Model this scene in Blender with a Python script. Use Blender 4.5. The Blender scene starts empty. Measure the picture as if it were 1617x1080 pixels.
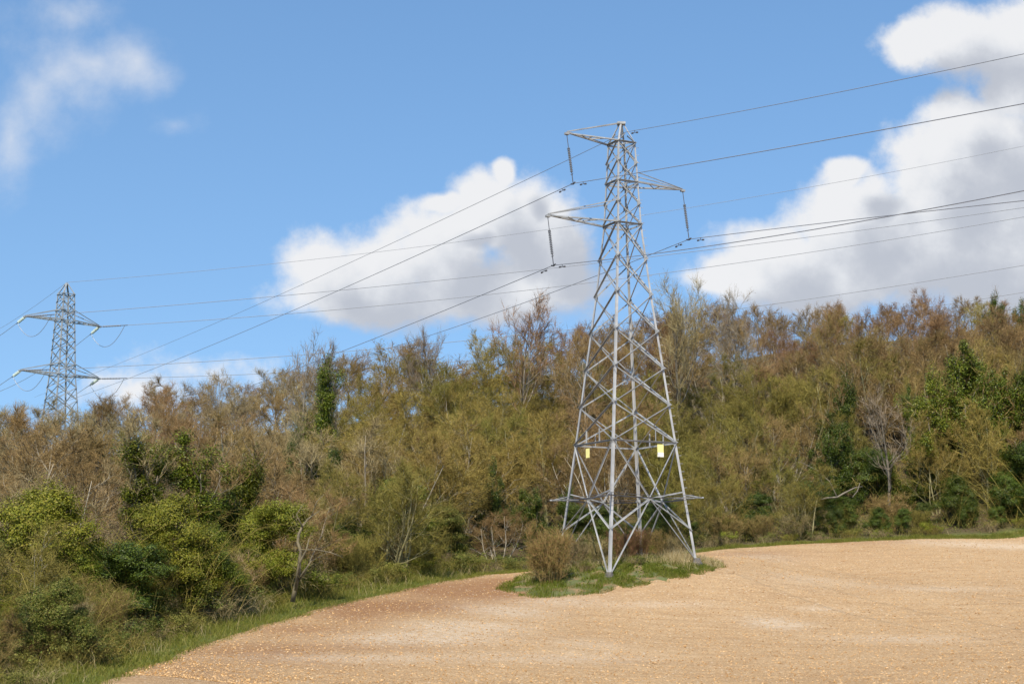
import bpy, math, random
import numpy as np
from mathutils import noise as mnoise, Vector
R = math.radians
SC = bpy.context.scene
COL = SC.collection
rng = np.random.default_rng(7)
# ------------------------------------------------------------------ camera
F_PX, CX, CY = 2400.0, 808.5, 540.0
PITCH = math.atan(390 / F_PX)
cth, sth = math.cos(PITCH), math.sin(PITCH)
cam_d = bpy.data.cameras.new('camera'); cam_d.sensor_width = 36.0; cam_d.lens = F_PX / 1617 * 36
cam_d.clip_end = 6000; cam_d.clip_start = 0.1
cam = bpy.data.objects.new('camera', cam_d); COL.objects.link(cam)
cam.rotation_euler = (math.pi / 2 + PITCH, 0, 0)
SC.camera = cam

def ray(px, py):
    a, b = (px - CX) / F_PX, (CY - py) / F_PX
    return np.array([a, cth - b * sth, sth + b * cth])
def unproj(px, py, Y):
    d = ray(px, py); return d * (Y / d[1])
def on_line(px, py, o, d):
    """point where the ray through a pixel meets the vertical plane through o along d; returns (t, point)"""
    r = ray(px, py)
    A = np.array([[r[0], -d[0]], [r[1], -d[1]]])
    s, t = np.linalg.solve(A, np.array([o[0], o[1]]))
    return t, r * s

# ------------------------------------------------------------------ mesh collecting
class MB:
    def __init__(s): s.v = []; s.f = []; s.n = 0
    def add(s, verts, *faces):
        verts = np.asarray(verts, float).reshape(-1, 3)
        for f in faces:
            f = np.asarray(f, int)
            if f.size: s.f.append(f + s.n)
        s.v.append(verts); s.n += len(verts)
    def mesh(s, name, smooth=False):
        me = bpy.data.meshes.new(name)
        v = np.concatenate(s.v) if s.v else np.zeros((0, 3))
        me.vertices.add(len(v)); me.vertices.foreach_set('co', v.astype(np.float32).ravel())
        tot = sum(f.size for f in s.f); npoly = sum(len(f) for f in s.f)
        me.loops.add(tot); me.polygons.add(npoly)
        me.loops.foreach_set('vertex_index', np.concatenate([f.ravel() for f in s.f]).astype(np.int32))
        st = []; c = 0
        for f in s.f:
            st.append(c + np.arange(len(f)) * f.shape[1]); c += f.size
        me.polygons.foreach_set('loop_start', np.concatenate(st).astype(np.int32))
        me.update(calc_edges=True)
        me.polygons.foreach_set('use_smooth', np.full(npoly, smooth))
        return me
    def build(s, name, mat, parent=None, smooth=False):
        return link(name, s.mesh(name, smooth), mat, parent)

def link(name, me, mat=None, parent=None):
    if mat and not me.materials: me.materials.append(mat)
    o = bpy.data.objects.new(name, me); COL.objects.link(o)
    if parent: o.parent = parent
    return o
def tag(o, label=None, cat=None, group=None, kind=None):
    if label: o['label'] = label
    if cat: o['category'] = cat
    if group: o['group'] = group
    if kind: o['kind'] = kind
    return o
def thing(name, label, cat, loc=(0, 0, 0), group=None):
    o = bpy.data.objects.new(name, None); COL.objects.link(o); o.location = loc
    o.empty_display_size = .3
    return tag(o, label, cat, group)

def norm(v): v = np.asarray(v, float); return v / (np.linalg.norm(v) + 1e-12)
def lbeam(mb, p0, p1, w, t, out, side=1, k=1.0):
    """steel angle: one flange lies across 'out', the other sticks along it"""
    p0 = np.asarray(p0, float); p1 = np.asarray(p1, float)
    d = norm(p1 - p0); o = np.asarray(out, float); o = norm(o - d * np.dot(o, d)); e = np.cross(d, o) * side
    h = w * k; prof = [(0, 0), (w, 0), (w, t), (t, t), (t, h), (0, h)]
    vs = [p0 + e * (a - w / 2) + o * b for a, b in prof] + [p1 + e * (a - w / 2) + o * b for a, b in prof]
    q = [[i, (i + 1) % 6, 6 + (i + 1) % 6, 6 + i] for i in range(6)]
    mb.add(vs, q, [[0, 1, 2, 3, 4, 5], [11, 10, 9, 8, 7, 6]])
def legbeam(mb, p0, p1, w, t, e1, e2):
    p0 = np.asarray(p0, float); p1 = np.asarray(p1, float)
    prof = [(0, 0), (w, 0), (w, t), (t, t), (t, w), (0, w)]
    vs = [p + e1 * a + e2 * b for p in (p0, p1) for a, b in prof]
    q = [[i, (i + 1) % 6, 6 + (i + 1) % 6, 6 + i] for i in range(6)]
    mb.add(vs, q, [[0, 1, 2, 3, 4, 5], [11, 10, 9, 8, 7, 6]])
def tube(mb, pts, radii, sides=5, cap=True):
    pts = np.asarray(pts, float); n = len(pts)
    radii = np.broadcast_to(np.asarray(radii, float), (n,))
    T = np.gradient(pts, axis=0); T /= np.linalg.norm(T, axis=1)[:, None] + 1e-12
    ref = np.array([0, 0, 1.0]) if abs(T[:, 2]).mean() < .85 else np.array([1.0, .1, 0])
    A = np.cross(T, ref); A /= np.linalg.norm(A, axis=1)[:, None] + 1e-12
    B = np.cross(T, A)
    an = np.arange(sides) * 2 * math.pi / sides
    ring = pts[:, None, :] + radii[:, None, None] * (np.cos(an)[None, :, None] * A[:, None, :] + np.sin(an)[None, :, None] * B[:, None, :])
    i = np.arange(n - 1)[:, None] * sides; k = np.arange(sides)[None, :]; k2 = (k + 1) % sides
    q = np.stack([i + k, i + k2, i + sides + k2, i + sides + k], -1).reshape(-1, 4)
    fs = [q]
    if cap: fs += [[list(range(sides))[::-1]], [[(n - 1) * sides + j for j in range(sides)]]]
    mb.add(ring.reshape(-1, 3), *fs)
def lathe(mb, p0, p1, prof, sides=10):
    """prof: list of (fraction, radius) along p0-p1"""
    p0 = np.asarray(p0, float); p1 = np.asarray(p1, float); d = norm(p1 - p0)
    a = norm(np.cross(d, [.3, .9, .2])); b = np.cross(d, a)
    an = np.arange(sides) * 2 * math.pi / sides; vs = []
    for f, r in prof: vs += [p0 + (p1 - p0) * f + r * (math.cos(x) * a + math.sin(x) * b) for x in an]
    n = len(prof); q = [[i * sides + k, i * sides + (k + 1) % sides, (i + 1) * sides + (k + 1) % sides, (i + 1) * sides + k] for i in range(n - 1) for k in range(sides)]
    mb.add(vs, q, [list(range(sides))[::-1], [(n - 1) * sides + j for j in range(sides)]])
def box(mb, c, ax, ay, az):
    c, ax, ay, az = (np.asarray(x, float) for x in (c, ax, ay, az))
    vs = [c + i * ax + j * ay + k * az for k in (-1, 1) for j in (-1, 1) for i in (-1, 1)]
    mb.add(vs, [[0, 2, 3, 1], [4, 5, 7, 6], [0, 1, 5, 4], [2, 6, 7, 3], [0, 4, 6, 2], [1, 3, 7, 5]])

# ------------------------------------------------------------------ materials
def new_mat(name):
    m = bpy.data.materials.new(name); m.use_nodes = True
    nt = m.node_tree; b = nt.nodes['Principled BSDF']
    return m, nt, b
def N(nt, typ, **kw):
    n = nt.nodes.new(typ)
    for k, v in kw.items():
        if hasattr(n, k) and k not in n.inputs: setattr(n, k, v)
        else: n.inputs[k].default_value = v
    return n
def ramp(nt, stops, fac):
    r = nt.nodes.new('ShaderNodeValToRGB'); e = r.color_ramp.elements
    while len(e) < len(stops): e.new(.5)
    for q, (p, c) in zip(e, stops): q.position = p; q.color = (*c, 1)
    nt.links.new(fac, r.inputs[0]); return r
def mixc(nt, fac, a, b):
    m = nt.nodes.new('ShaderNodeMix'); m.data_type = 'RGBA'
    for s, x in ((m.inputs[0], fac), (m.inputs[6], a), (m.inputs[7], b)):
        if isinstance(x, (int, float)): s.default_value = x
        elif isinstance(x, tuple): s.default_value = (*x, 1)
        else: nt.links.new(x, s)
    return m.outputs[2]
def math_(nt, op, a, b=None, c=None, clamp=False):
    m = nt.nodes.new('ShaderNodeMath'); m.operation = op; m.use_clamp = clamp
    for s, x in zip(m.inputs, (a, b, c)):
        if x is None: continue
        if isinstance(x, (int, float)): s.default_value = x
        else: nt.links.new(x, s)
    return m.outputs[0]
def noise_t(nt, vec, scale, detail=4, rough=.55, dist=0):
    n = N(nt, 'ShaderNodeTexNoise', Scale=scale, Detail=detail, Roughness=rough, Distortion=dist)
    if vec is not None: nt.links.new(vec, n.inputs['Vector'])
    return n.outputs['Fac']
def flat(name, col, rough=.6, metal=0.0, var=.25, scale=3.0):
    m, nt, b = new_mat(name)
    tc = nt.nodes.new('ShaderNodeTexCoord')
    f = noise_t(nt, tc.outputs['Object'], scale, 5)
    c = ramp(nt, [(.3, tuple(x * (1 - var) for x in col)), (.7, tuple(min(1, x * (1 + var)) for x in col))], f)
    nt.links.new(c.outputs[0], b.inputs['Base Color'])
    b.inputs['Roughness'].default_value = rough; b.inputs['Metallic'].default_value = metal
    return m
def island_mat(name, cols, rough=.75, translucent=0.0, hue=.03, val=.35, patch=.0, gain=1.0):
    """a colour of its own for every twig or leaf, shifted a little from tree to tree"""
    m, nt, b = new_mat(name)
    g = nt.nodes.new('ShaderNodeNewGeometry'); oi = nt.nodes.new('ShaderNodeObjectInfo'); tc = nt.nodes.new('ShaderNodeTexCoord')
    k = len(cols)
    fac = g.outputs['Random Per Island']
    if patch:
        nz = noise_t(nt, tc.outputs['Object'], .9, 2)
        fac = math_(nt, 'ADD', math_(nt, 'MULTIPLY', fac, 1 - patch), math_(nt, 'MULTIPLY', nz, patch), clamp=True)
    r = ramp(nt, [((i + .5) / k, c) for i, c in enumerate(cols)], fac)
    hs = nt.nodes.new('ShaderNodeHueSaturation')
    nt.links.new(math_(nt, 'MULTIPLY_ADD', oi.outputs['Random'], hue * 2, .5 - hue), hs.inputs['Hue'])
    rr = math_(nt, 'FRACT', math_(nt, 'MULTIPLY', oi.outputs['Random'], 7.31))
    nt.links.new(math_(nt, 'MULTIPLY_ADD', rr, val * 2 * gain, (1 - val) * gain), hs.inputs['Value'])
    hs.inputs['Saturation'].default_value = 1.14
    nt.links.new(r.outputs[0], hs.inputs['Color'])
    nt.links.new(hs.outputs[0], b.inputs['Base Color'])
    b.inputs['Roughness'].default_value = rough; b.inputs['Specular IOR Level'].default_value = .25
    if translucent:
        t = nt.nodes.new('ShaderNodeBsdfTranslucent'); nt.links.new(hs.outputs[0], t.inputs[0])
        mx = nt.nodes.new('ShaderNodeMixShader'); mx.inputs[0].default_value = translucent
        nt.links.new(b.outputs[0], mx.inputs[1]); nt.links.new(t.outputs[0], mx.inputs[2])
        nt.links.new(mx.outputs[0], nt.nodes['Material Output'].inputs[0])
    return m

M = {}
M['steel'] = flat('galvanised_steel', (.285, .29, .29), .6, .1, .3, 1.3)
M['steel_far'] = flat('weathered_steel', (.28, .30, .31), .6, .1, .2, 1.5)
M['conductor'] = flat('aluminium_conductor', (.24, .25, .27), .5, .3, .1)
M['fitting'] = flat('dark_fitting', (.10, .10, .11), .5, .3, .2)
M['porcelain'] = flat('grey_brown_porcelain', (.19, .20, .22), .3, 0, .1)
M['glass'] = flat('toughened_glass', (.50, .60, .57), .15, 0, .08)
M['steel_leg'] = flat('galvanised_leg_steel', (.37, .37, .365), .6, .1, .25, 1.1)
M['concrete'] = flat('concrete', (.11, .10, .09), .9, 0, .3)
M['yellow'] = flat('yellow_enamel', (.84, .77, .28), .4, 0, .05)
M['white'] = flat('white_enamel', (.82, .80, .74), .4, 0, .04)

# ------------------------------------------------------------------ terrain
EDGE_PX = [(160, 1080, 48), (225, 1052, 52.5), (300, 1025, 58), (365, 1004, 62), (430, 984, 66), (515, 959, 71.5), (600, 938, 77), (680, 921, 82.5), (740, 911, 87),
           (830, 903, 93), (920, 895, 96.5), (1000, 888, 98.5), (1070, 877, 100), (1140, 868, 101.5), (1220, 862, 103), (1300, 857.5, 104.5), (1450, 851, 107), (1617, 847, 109)]
ctrl = [unproj(*e) for e in EDGE_PX]
ctrl += [unproj(*e) for e in [(500, 1080, 52.5), (960, 1080, 57), (1300, 1080, 57), (1617, 1080, 56), (600, 1000, 64), (800, 985, 69), (960, 912, 83.2), (1091, 893, 85.4), (1145, 893, 88), (1190, 884, 93), (1060, 905, 83), (820, 935, 81),
                              (1300, 965, 77), (1617, 955, 78), (1100, 980, 73), (1250, 900, 93), (1450, 890, 95), (1617, 885, 97)]]
ctrl += [np.array(p, float) for p in [
    (0, 0, -1.8), (-25, 0, -2.5), (25, 0, -2.0), (0, 28, -5.0), (-35, 25, -5.5), (40, 25, -4.5), (80, 40, -1.5), (90, 80, 2.0),
    (-16, 46, -3.3), (-15.5, 55, -2.7), (-24, 58, -2.6), (-14.5, 66, -1.4), (-13, 75, -.3), (-22, 75, -.8), (-30, 90, 1.0), (-36, 120, 5.0), (-46, 150, 10.5), (-62, 200, 15.5), (-50, 75, -.5),
    (-5, 100, 2.0), (-9, 105, 3.2), (-11, 130, 9.0), (-14, 160, 16.5), (-17, 200, 22), (8, 112, 4.0), (5, 130, 10.0), (4, 160, 18.3), (3, 200, 24),
    (24, 118, 5.6), (26, 130, 11.5), (31, 152, 20.5), (36, 180, 28.5), (40, 118, 7.5), (44, 132, 12.5), (50, 152, 20.5), (58, 180, 29.5), (80, 130, 11), (95, 160, 21),
    (-20, 260, 24), (40, 260, 30), (-100, 260, 15), (120, 260, 26), (-100, 120, 3), (140, 100, 4),
    (-300, 0, -4), (300, 0, -2), (0, -200, 0), (-300, 400, 16), (300, 400, 24), (0, 600, 20), (0, 1500, 10), (-1500, 0, 0), (1500, 0, 0), (0, -1500, 0), (1200, 1200, 10), (-1200, 1200, 10)]]
ctrl = np.array(ctrl)
def _tps():
    P = ctrl[:, :2] / 100; n = len(P)
    d2 = ((P[:, None] - P[None]) ** 2).sum(-1); K = np.where(d2 > 0, .5 * d2 * np.log(d2 + 1e-12), 0) + np.eye(n) * 2e-5
    A = np.zeros((n + 3, n + 3)); A[:n, :n] = K; A[:n, n] = 1; A[:n, n + 1:] = P; A[n, :n] = 1; A[n + 1:, :n] = P.T
    return P, np.linalg.solve(A, np.concatenate([ctrl[:, 2], [0, 0, 0]]))
_TP, _TW = _tps()
def H(x, y):
    x = np.asarray(x, float); y = np.asarray(y, float); shp = x.shape
    Q = np.stack([x.ravel(), y.ravel()], -1) / 100; out = np.empty(len(Q)); n = len(_TP)
    for a in range(0, len(Q), 20000):
        q = Q[a:a + 20000]; d2 = ((q[:, None] - _TP[None]) ** 2).sum(-1)
        out[a:a + 20000] = np.where(d2 > 0, .5 * d2 * np.log(d2 + 1e-12), 0) @ _TW[:n] + _TW[n] + q @ _TW[n + 1:]
    return out.reshape(shp)
def hit(px, py, y0=40, y1=200):
    d = ray(px, py); Y = np.linspace(y0, y1, 1600); p = d[None] * (Y / d[1])[:, None]
    below = p[:, 2] < H(p[:, 0], p[:, 1]); i = int(np.argmax(below)) if below.any() else len(Y) - 1
    return p[i]
EDGE = np.array([[-15.5, 6], [-14.6, 25], [-13.6, 40]] + [list(unproj(*e)[:2]) for e in EDGE_PX] + [[48, 113], [70, 119], [110, 124]])
def resample(P, step):
    s = np.concatenate([[0], np.cumsum(np.linalg.norm(np.diff(P, axis=0), axis=1))]); t = np.arange(0, s[-1], step)
    return np.stack([np.interp(t, s, P[:, k]) for k in range(P.shape[1])], -1)
EDG = resample(EDGE, .25)
w_ = np.array([mnoise.noise((i * .11, 3.3, 0)) * .35 + mnoise.noise((i * .4, 9.3, 0)) * .12 for i in range(len(EDG))])
_t = np.gradient(EDG, axis=0); _t /= np.linalg.norm(_t, axis=1)[:, None]
EDN = np.stack([-_t[:, 1], _t[:, 0]], -1)                       # points out of the field
EDG = EDG + EDN * w_[:, None]
FIELD_POLY = np.concatenate([EDG[::3], [[110, 6]]])
def edge_dist(x, y):
    """signed distance to the field edge, positive outside the field"""
    pts = np.stack([x.ravel(), y.ravel()], -1); E = EDG[::4]; out = np.empty(len(pts))
    for a in range(0, len(pts), 20000):
        q = pts[a:a + 20000]; d = np.sqrt(((q[:, None] - E[None]) ** 2).sum(-1)); out[a:a + 20000] = d.min(1)
    P = FIELD_POLY; ins = np.zeros(len(pts), bool); j = len(P) - 1
    for i in range(len(P)):
        c = ((P[i, 1] > pts[:, 1]) != (P[j, 1] > pts[:, 1]))
        with np.errstate(divide='ignore', invalid='ignore'):
            xx = (P[j, 0] - P[i, 0]) * (pts[:, 1] - P[i, 1]) / (P[j, 1] - P[i, 1]) + P[i, 0]
        ins ^= c & (pts[:, 0] < xx); j = i
    return np.where(ins, -out, out).reshape(x.shape)
def smooth(a, b, x): t = np.clip((x - a) / (b - a), 0, 1); return t * t * (3 - 2 * t)
def set_attr(me, name, vals):
    a = me.attributes.new(name, 'FLOAT', 'POINT'); a.data.foreach_set('value', np.asarray(vals, np.float32).ravel())
def grid_mesh(X, Y, Z):
    mb = MB(); r, c = X.shape; i = np.arange(r * c).reshape(r, c)
    mb.add(np.stack([X, Y, Z], -1).reshape(-1, 3), np.stack([i[:-1, :-1], i[:-1, 1:], i[1:, 1:], i[1:, :-1]], -1).reshape(-1, 4))
    return mb

def axis(core0, core1, step, lo, hi):
    a = list(np.arange(core0, core1, step)); s = step; p = a[-1]
    while p < hi: s *= 1.16; p += s; a.append(p)
    s = step; p = a[0]
    while p > lo: s *= 1.16; p -= s; a.insert(0, p)
    return np.array(a)
gx, gy = axis(-40, 60, .6, -3000, 3000), axis(40, 125, .6, -2500, 4000)
GX, GY = np.meshgrid(gx, gy)
GZ = H(GX, GY); GD = edge_dist(GX, GY)
far = smooth(350, 900, np.hypot(GX, GY)); GZ = GZ * (1 - far) + 6 * far
GZ = GZ - .16 * smooth(0, 1.0, -GD)

m, nt, b = new_mat('woodland_floor_earth'); tc = nt.nodes.new('ShaderNodeNewGeometry'); P_ = tc.outputs['Position']
n1, n2 = noise_t(nt, P_, .5, 6), noise_t(nt, P_, 9, 5)
c = ramp(nt, [(.3, (.045, .032, .02)), (.5, (.09, .065, .035)), (.7, (.07, .075, .025))], n1)
c2 = ramp(nt, [(.35, (.03, .025, .015)), (.65, (.13, .10, .06))], n2)
base = mixc(nt, .45, c.outputs[0], c2.outputs[0])
at = N(nt, 'ShaderNodeAttribute', attribute_name='verge')
gcol = ramp(nt, [(.3, (.05, .065, .018)), (.55, (.10, .12, .03)), (.75, (.17, .15, .06))], noise_t(nt, P_, 2.5, 5))
nt.links.new(mixc(nt, at.outputs['Fac'], base, gcol.outputs[0]), b.inputs['Base Color']); b.inputs['Roughness'].default_value = .95; b.inputs['Specular IOR Level'].default_value = .1
M['ground'] = m
gm = grid_mesh(GX, GY, GZ).mesh('ground', True)
set_attr(gm, 'verge', np.maximum(smooth(-.2, .1, GD) * (1 - smooth(1.2, 2.6, GD * np.where(GY < 92, .55, 1.0))), smooth(150, 260, np.hypot(GX, GY))))
tag(link('ground', gm, M['ground']), kind='structure')

# the field: a fan of columns from the edge down to a base line
E0 = EDG[::2]; s_ = np.linspace(0, 1, len(E0))
i48 = int(np.argmin(np.abs(E0[:, 1] - 60) + np.abs(E0[:, 0] + 11)))
bx = np.where(np.arange(len(E0)) < i48, -13 + 13 * np.arange(len(E0)) / max(i48, 1), 0 + 110 * (np.arange(len(E0)) - i48) / (len(E0) - i48))
B0 = np.stack([bx, np.full(len(E0), 6.0)], -1)
tt = np.concatenate([np.linspace(0, .7, 330), np.linspace(.7, 1, 30)[1:]])
FX = E0[None, :, 0] * (1 - tt[:, None]) + B0[None, :, 0] * tt[:, None]
FY = E0[None, :, 1] * (1 - tt[:, None]) + B0[None, :, 1] * tt[:, None]
FZ = H(FX, FY); FD = -edge_dist(FX, FY)
nz = np.array([mnoise.noise((x * 1.1, y * 1.1, 0)) * .6 + mnoise.noise((x * 3.1, y * 3.1, 5)) * .4 for x, y in zip(FX.ravel(), FY.ravel())]).reshape(FX.shape)
FZ = FZ + .02 + nz * .055 * smooth(.2, 2, FD)
def blob(px, py, rx, ry):
    c = hit(px, py); a = hit(px + rx, py); d = hit(px, py - ry)
    r1 = np.hypot(*(a - c)[:2]); r2 = np.hypot(*(d - c)[:2]); u = norm((a - c)[:2]); v = np.array([-u[1], u[0]])
    X, Y = FX - c[0], FY - c[1]
    return np.exp(-(((X * u[0] + Y * u[1]) / r1) ** 2 + ((X * v[0] + Y * v[1]) / r2) ** 2))
chalk = sum(1.5 * w * blob(*p) for w, p in [(.9, (660, 1008, 120, 9)), (.9, (730, 990, 90, 9)), (.75, (800, 965, 70, 10)), (.6, (880, 950, 70, 7)), (.9, (1225, 985, 45, 9)), (.5, (1290, 962, 40, 4)),
                                      (.8, (1570, 862, 130, 5)), (.4, (930, 1018, 60, 9)), (.4, (1200, 880, 60, 5)), (.35, (1280, 915, 60, 5)), (.6, (560, 1040, 160, 7)), (.5, (1040, 955, 90, 5)), (.5, (880, 1040, 150, 8)), (.5, (1420, 1010, 120, 6)), (.45, (1480, 930, 110, 4))])
dark = sum(w * blob(*p) for w, p in [(1.2, (730, 934, 150, 15)), (1.2, (620, 958, 130, 11)), (.8, (470, 995, 90, 9)), (.8, (800, 918, 60, 7)), (.7, (560, 975, 60, 12)), (.8, (420, 1030, 140, 16)), (.4, (600, 1020, 120, 8)), (.6, (1180, 876, 90, 6)), (.5, (300, 1060, 90, 14)), (.5, (1380, 857, 120, 3))])
m, nt, b = new_mat('tilled_soil'); g_ = nt.nodes.new('ShaderNodeNewGeometry'); P_ = g_.outputs['Position']
mp = N(nt, 'ShaderNodeMapping'); mp.inputs['Scale'].default_value = (.25, 1.6, 1); mp.inputs['Rotation'].default_value = (0, 0, R(-14)); nt.links.new(P_, mp.inputs['Vector'])
lo = noise_t(nt, P_, .16, 5, .6); st = noise_t(nt, mp.outputs[0], 1.3, 5, .65); hi = noise_t(nt, P_, 9, 6, .75)
soil = ramp(nt, [(.32, (.36, .22, .105)), (.5, (.53, .36, .19)), (.68, (.66, .48, .28))], math_(nt, 'ADD', math_(nt, 'MULTIPLY', lo, .45), math_(nt, 'MULTIPLY', st, .55)))
fine = ramp(nt, [(.3, (.26, .145, .068)), (.5, (.52, .34, .188)), (.68, (.78, .60, .39))], hi)
colr = mixc(nt, .62, soil.outputs[0], fine.outputs[0])
mp2 = N(nt, 'ShaderNodeMapping'); mp2.inputs['Scale'].default_value = (.10, 3.2, 1); mp2.inputs['Rotation'].default_value = (0, 0, R(-9)); nt.links.new(P_, mp2.inputs['Vector'])
dr = noise_t(nt, mp2.outputs[0], 1.0, 5, .65, 1.6)
colr = mixc(nt, math_(nt, 'MULTIPLY_ADD', dr, 3.0, -1.45, clamp=True), colr, mixc(nt, .55, colr, (.22, .125, .06)))
dk = N(nt, 'ShaderNodeAttribute', attribute_name='red_earth'); ck = N(nt, 'ShaderNodeAttribute', attribute_name='chalk')
colr = mixc(nt, math_(nt, 'MULTIPLY', dk.outputs['Fac'], .75, clamp=True), colr, ramp(nt, [(.3, (.19, .085, .04)), (.7, (.38, .20, .10))], hi).outputs[0])
ckn = math_(nt, 'MULTIPLY', ck.outputs['Fac'], math_(nt, 'MULTIPLY_ADD', noise_t(nt, P_, 4, 5, .7), 2.6, -.75, clamp=True), clamp=True)
colr = mixc(nt, ckn, colr, (.66, .54, .40))
vo = N(nt, 'ShaderNodeTexVoronoi', Scale=5.5); nt.links.new(P_, vo.inputs['Vector'])
sep = nt.nodes.new('ShaderNodeSeparateColor'); nt.links.new(vo.outputs['Color'], sep.inputs[0])
stone = math_(nt, 'MULTIPLY', math_(nt, 'GREATER_THAN', sep.outputs[0], .86), math_(nt, 'LESS_THAN', vo.outputs['Distance'], .30))
colr = mixc(nt, math_(nt, 'MULTIPLY', stone, .8), colr, (.70, .58, .43))
nt.links.new(colr, b.inputs['Base Color']); b.inputs['Roughness'].default_value = .95; b.inputs['Specular IOR Level'].default_value = .1
bp = N(nt, 'ShaderNodeBump', Strength=1.0, Distance=.16); nt.links.new(math_(nt, 'ADD', hi, math_(nt, 'MULTIPLY', st, .9)), bp.inputs['Height']); nt.links.new(bp.outputs[0], b.inputs['Normal'])
M['soil'] = m
fm = grid_mesh(FX[:, ::-1], FY[:, ::-1], FZ[:, ::-1]).mesh('field', True)
set_attr(fm, 'chalk', np.clip(chalk, 0, 1)[:, ::-1]); set_attr(fm, 'red_earth', np.clip(dark, 0, 1)[:, ::-1])
tag(link('field', fm, M['soil']), kind='structure')

# ------------------------------------------------------------------ sky, clouds and sun
SUN = norm([-.15, -.63, .74])
sun_el = math.asin(SUN[2]); sun_az = math.atan2(SUN[0], SUN[1])
w = bpy.data.worlds.new('World'); SC.world = w; w.use_nodes = True; nt = w.node_tree; nt.nodes.clear()
def cloud_group(name, blobs, amp, base, scale):
    grp = gn = bpy.data.node_groups.new(name, 'ShaderNodeTree')
    grp.interface.new_socket('Vector', in_out='INPUT', socket_type='NodeSocketVector'); grp.interface.new_socket('Density', in_out='OUTPUT', socket_type='NodeSocketFloat')
    gi = grp.nodes.new('NodeGroupInput'); go = grp.nodes.new('NodeGroupOutput'); acc = None
    nvec = N(gn, 'ShaderNodeTexNoise', Scale=9.0, Detail=3.0, Roughness=.55); gn.links.new(gi.outputs[0], nvec.inputs['Vector'])
    vo_ = gn.nodes.new('ShaderNodeVectorMath'); vo_.operation = 'MULTIPLY_ADD'; gn.links.new(nvec.outputs['Color'], vo_.inputs[0]); vo_.inputs[1].default_value = (.05, .05, 0)
    sb = gn.nodes.new('ShaderNodeVectorMath'); sb.operation = 'SUBTRACT'; gn.links.new(gi.outputs[0], sb.inputs[0]); sb.inputs[1].default_value = (.025, .025, 0)
    gn.links.new(sb.outputs[0], vo_.inputs[2])
    for (px, py, rx, ry, *wgt) in blobs:
        d = ray(px, py); u0, v0 = d[0] / d[1], d[2] / d[1]
        s1 = gn.nodes.new('ShaderNodeVectorMath'); s1.operation = 'SUBTRACT'; gn.links.new(vo_.outputs[0], s1.inputs[0]); s1.inputs[1].default_value = (u0, v0, 0)
        s2 = gn.nodes.new('ShaderNodeVectorMath'); s2.operation = 'MULTIPLY'; gn.links.new(s1.outputs[0], s2.inputs[0]); s2.inputs[1].default_value = (F_PX / rx, F_PX / ry, 0)
        s3 = gn.nodes.new('ShaderNodeVectorMath'); s3.operation = 'LENGTH'; gn.links.new(s2.outputs[0], s3.inputs[0])
        q = math_(gn, 'SUBTRACT', 1.0, s3.outputs['Value'])
        if wgt: q = math_(gn, 'MULTIPLY', q, wgt[0])
        acc = q if acc is None else math_(gn, 'SMOOTH_MAX', acc, q, .25)
    fb = N(gn, 'ShaderNodeTexNoise', Scale=scale, Detail=9.0, Roughness=.62); gn.links.new(gi.outputs[0], fb.inputs['Vector'])
    gn.links.new(math_(gn, 'MULTIPLY_ADD', math_(gn, 'SUBTRACT', fb.outputs['Fac'], .5), amp, math_(gn, 'ADD', acc, base)), go.inputs[0])
    return grp
CUMULUS = [(505, 415, 75, 70), (570, 440, 130, 75), (690, 400, 110, 80), (770, 350, 80, 75), (850, 375, 95, 95), (610, 475, 190, 55), (810, 455, 160, 60), (690, 335, 50, 20), (795, 285, 25, 30), (1560, 240, 130, 120), (1470, 290, 100, 110), (1500, 190, 70, 70), (1610, 330, 120, 120), (1560, 430, 160, 90), (1400, 400, 120, 90), (1180, 430, 110, 55), (1340, 340, 110, 80), (1225, 400, 110, 75), (1480, 400, 250, 100), (1300, 440, 200, 65), (1600, 140, 70, 60), (1330, 270, 40, 25), (1500, 50, 120, 75), (1600, 60, 110, 85), (1420, 60, 45, 55), (225, 630, 110, 30, 0.4), (320, 592, 70, 18, 0.2), (150, 615, 40, 22, 0.3), (1120, 440, 60, 30)]
WISPS = [(205, 85, 85, 62), (150, 95, 100, 62, .8), (95, 120, 95, 80, .6), (55, 165, 75, 75, .6), (12, 220, 55, 95, .7), (105, 25, 90, 45, .5), (268, 182, 40, 22, .35)]
grp = cloud_group('cumulus_density', CUMULUS, 1.25, .12, 26.0); grp2 = cloud_group('wisp_density', WISPS, 1.7, -.02, 15.0)
tc = nt.nodes.new('ShaderNodeTexCoord'); sx = nt.nodes.new('ShaderNodeSeparateXYZ'); nt.links.new(tc.outputs['Generated'], sx.inputs[0])
yy = math_(nt, 'MAXIMUM', sx.outputs[1], .02)
cv = nt.nodes.new('ShaderNodeCombineXYZ'); nt.links.new(math_(nt, 'DIVIDE', sx.outputs[0], yy), cv.inputs[0]); nt.links.new(math_(nt, 'DIVIDE', sx.outputs[2], yy), cv.inputs[1])
def dens_at(off, tree=None):
    g = nt.nodes.new('ShaderNodeGroup'); g.node_tree = tree or grp
    a = nt.nodes.new('ShaderNodeVectorMath'); nt.links.new(cv.outputs[0], a.inputs[0]); a.inputs[1].default_value = off
    nt.links.new(a.outputs[0], g.inputs[0]); return g.outputs[0]
D0 = dens_at((0, 0, 0)); D1 = dens_at((-.024, .026, 0))
mask = N(nt, 'ShaderNodeMapRange', interpolation_type='SMOOTHSTEP'); nt.links.new(D0, mask.inputs[0])
for k, v in ((1, -.07), (2, .50), (3, 0.0), (4, 1.0)): mask.inputs[k].default_value = v
mask2 = N(nt, 'ShaderNodeMapRange', interpolation_type='SMOOTHSTEP'); nt.links.new(dens_at((0, 0, 0), grp2), mask2.inputs[0])
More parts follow.
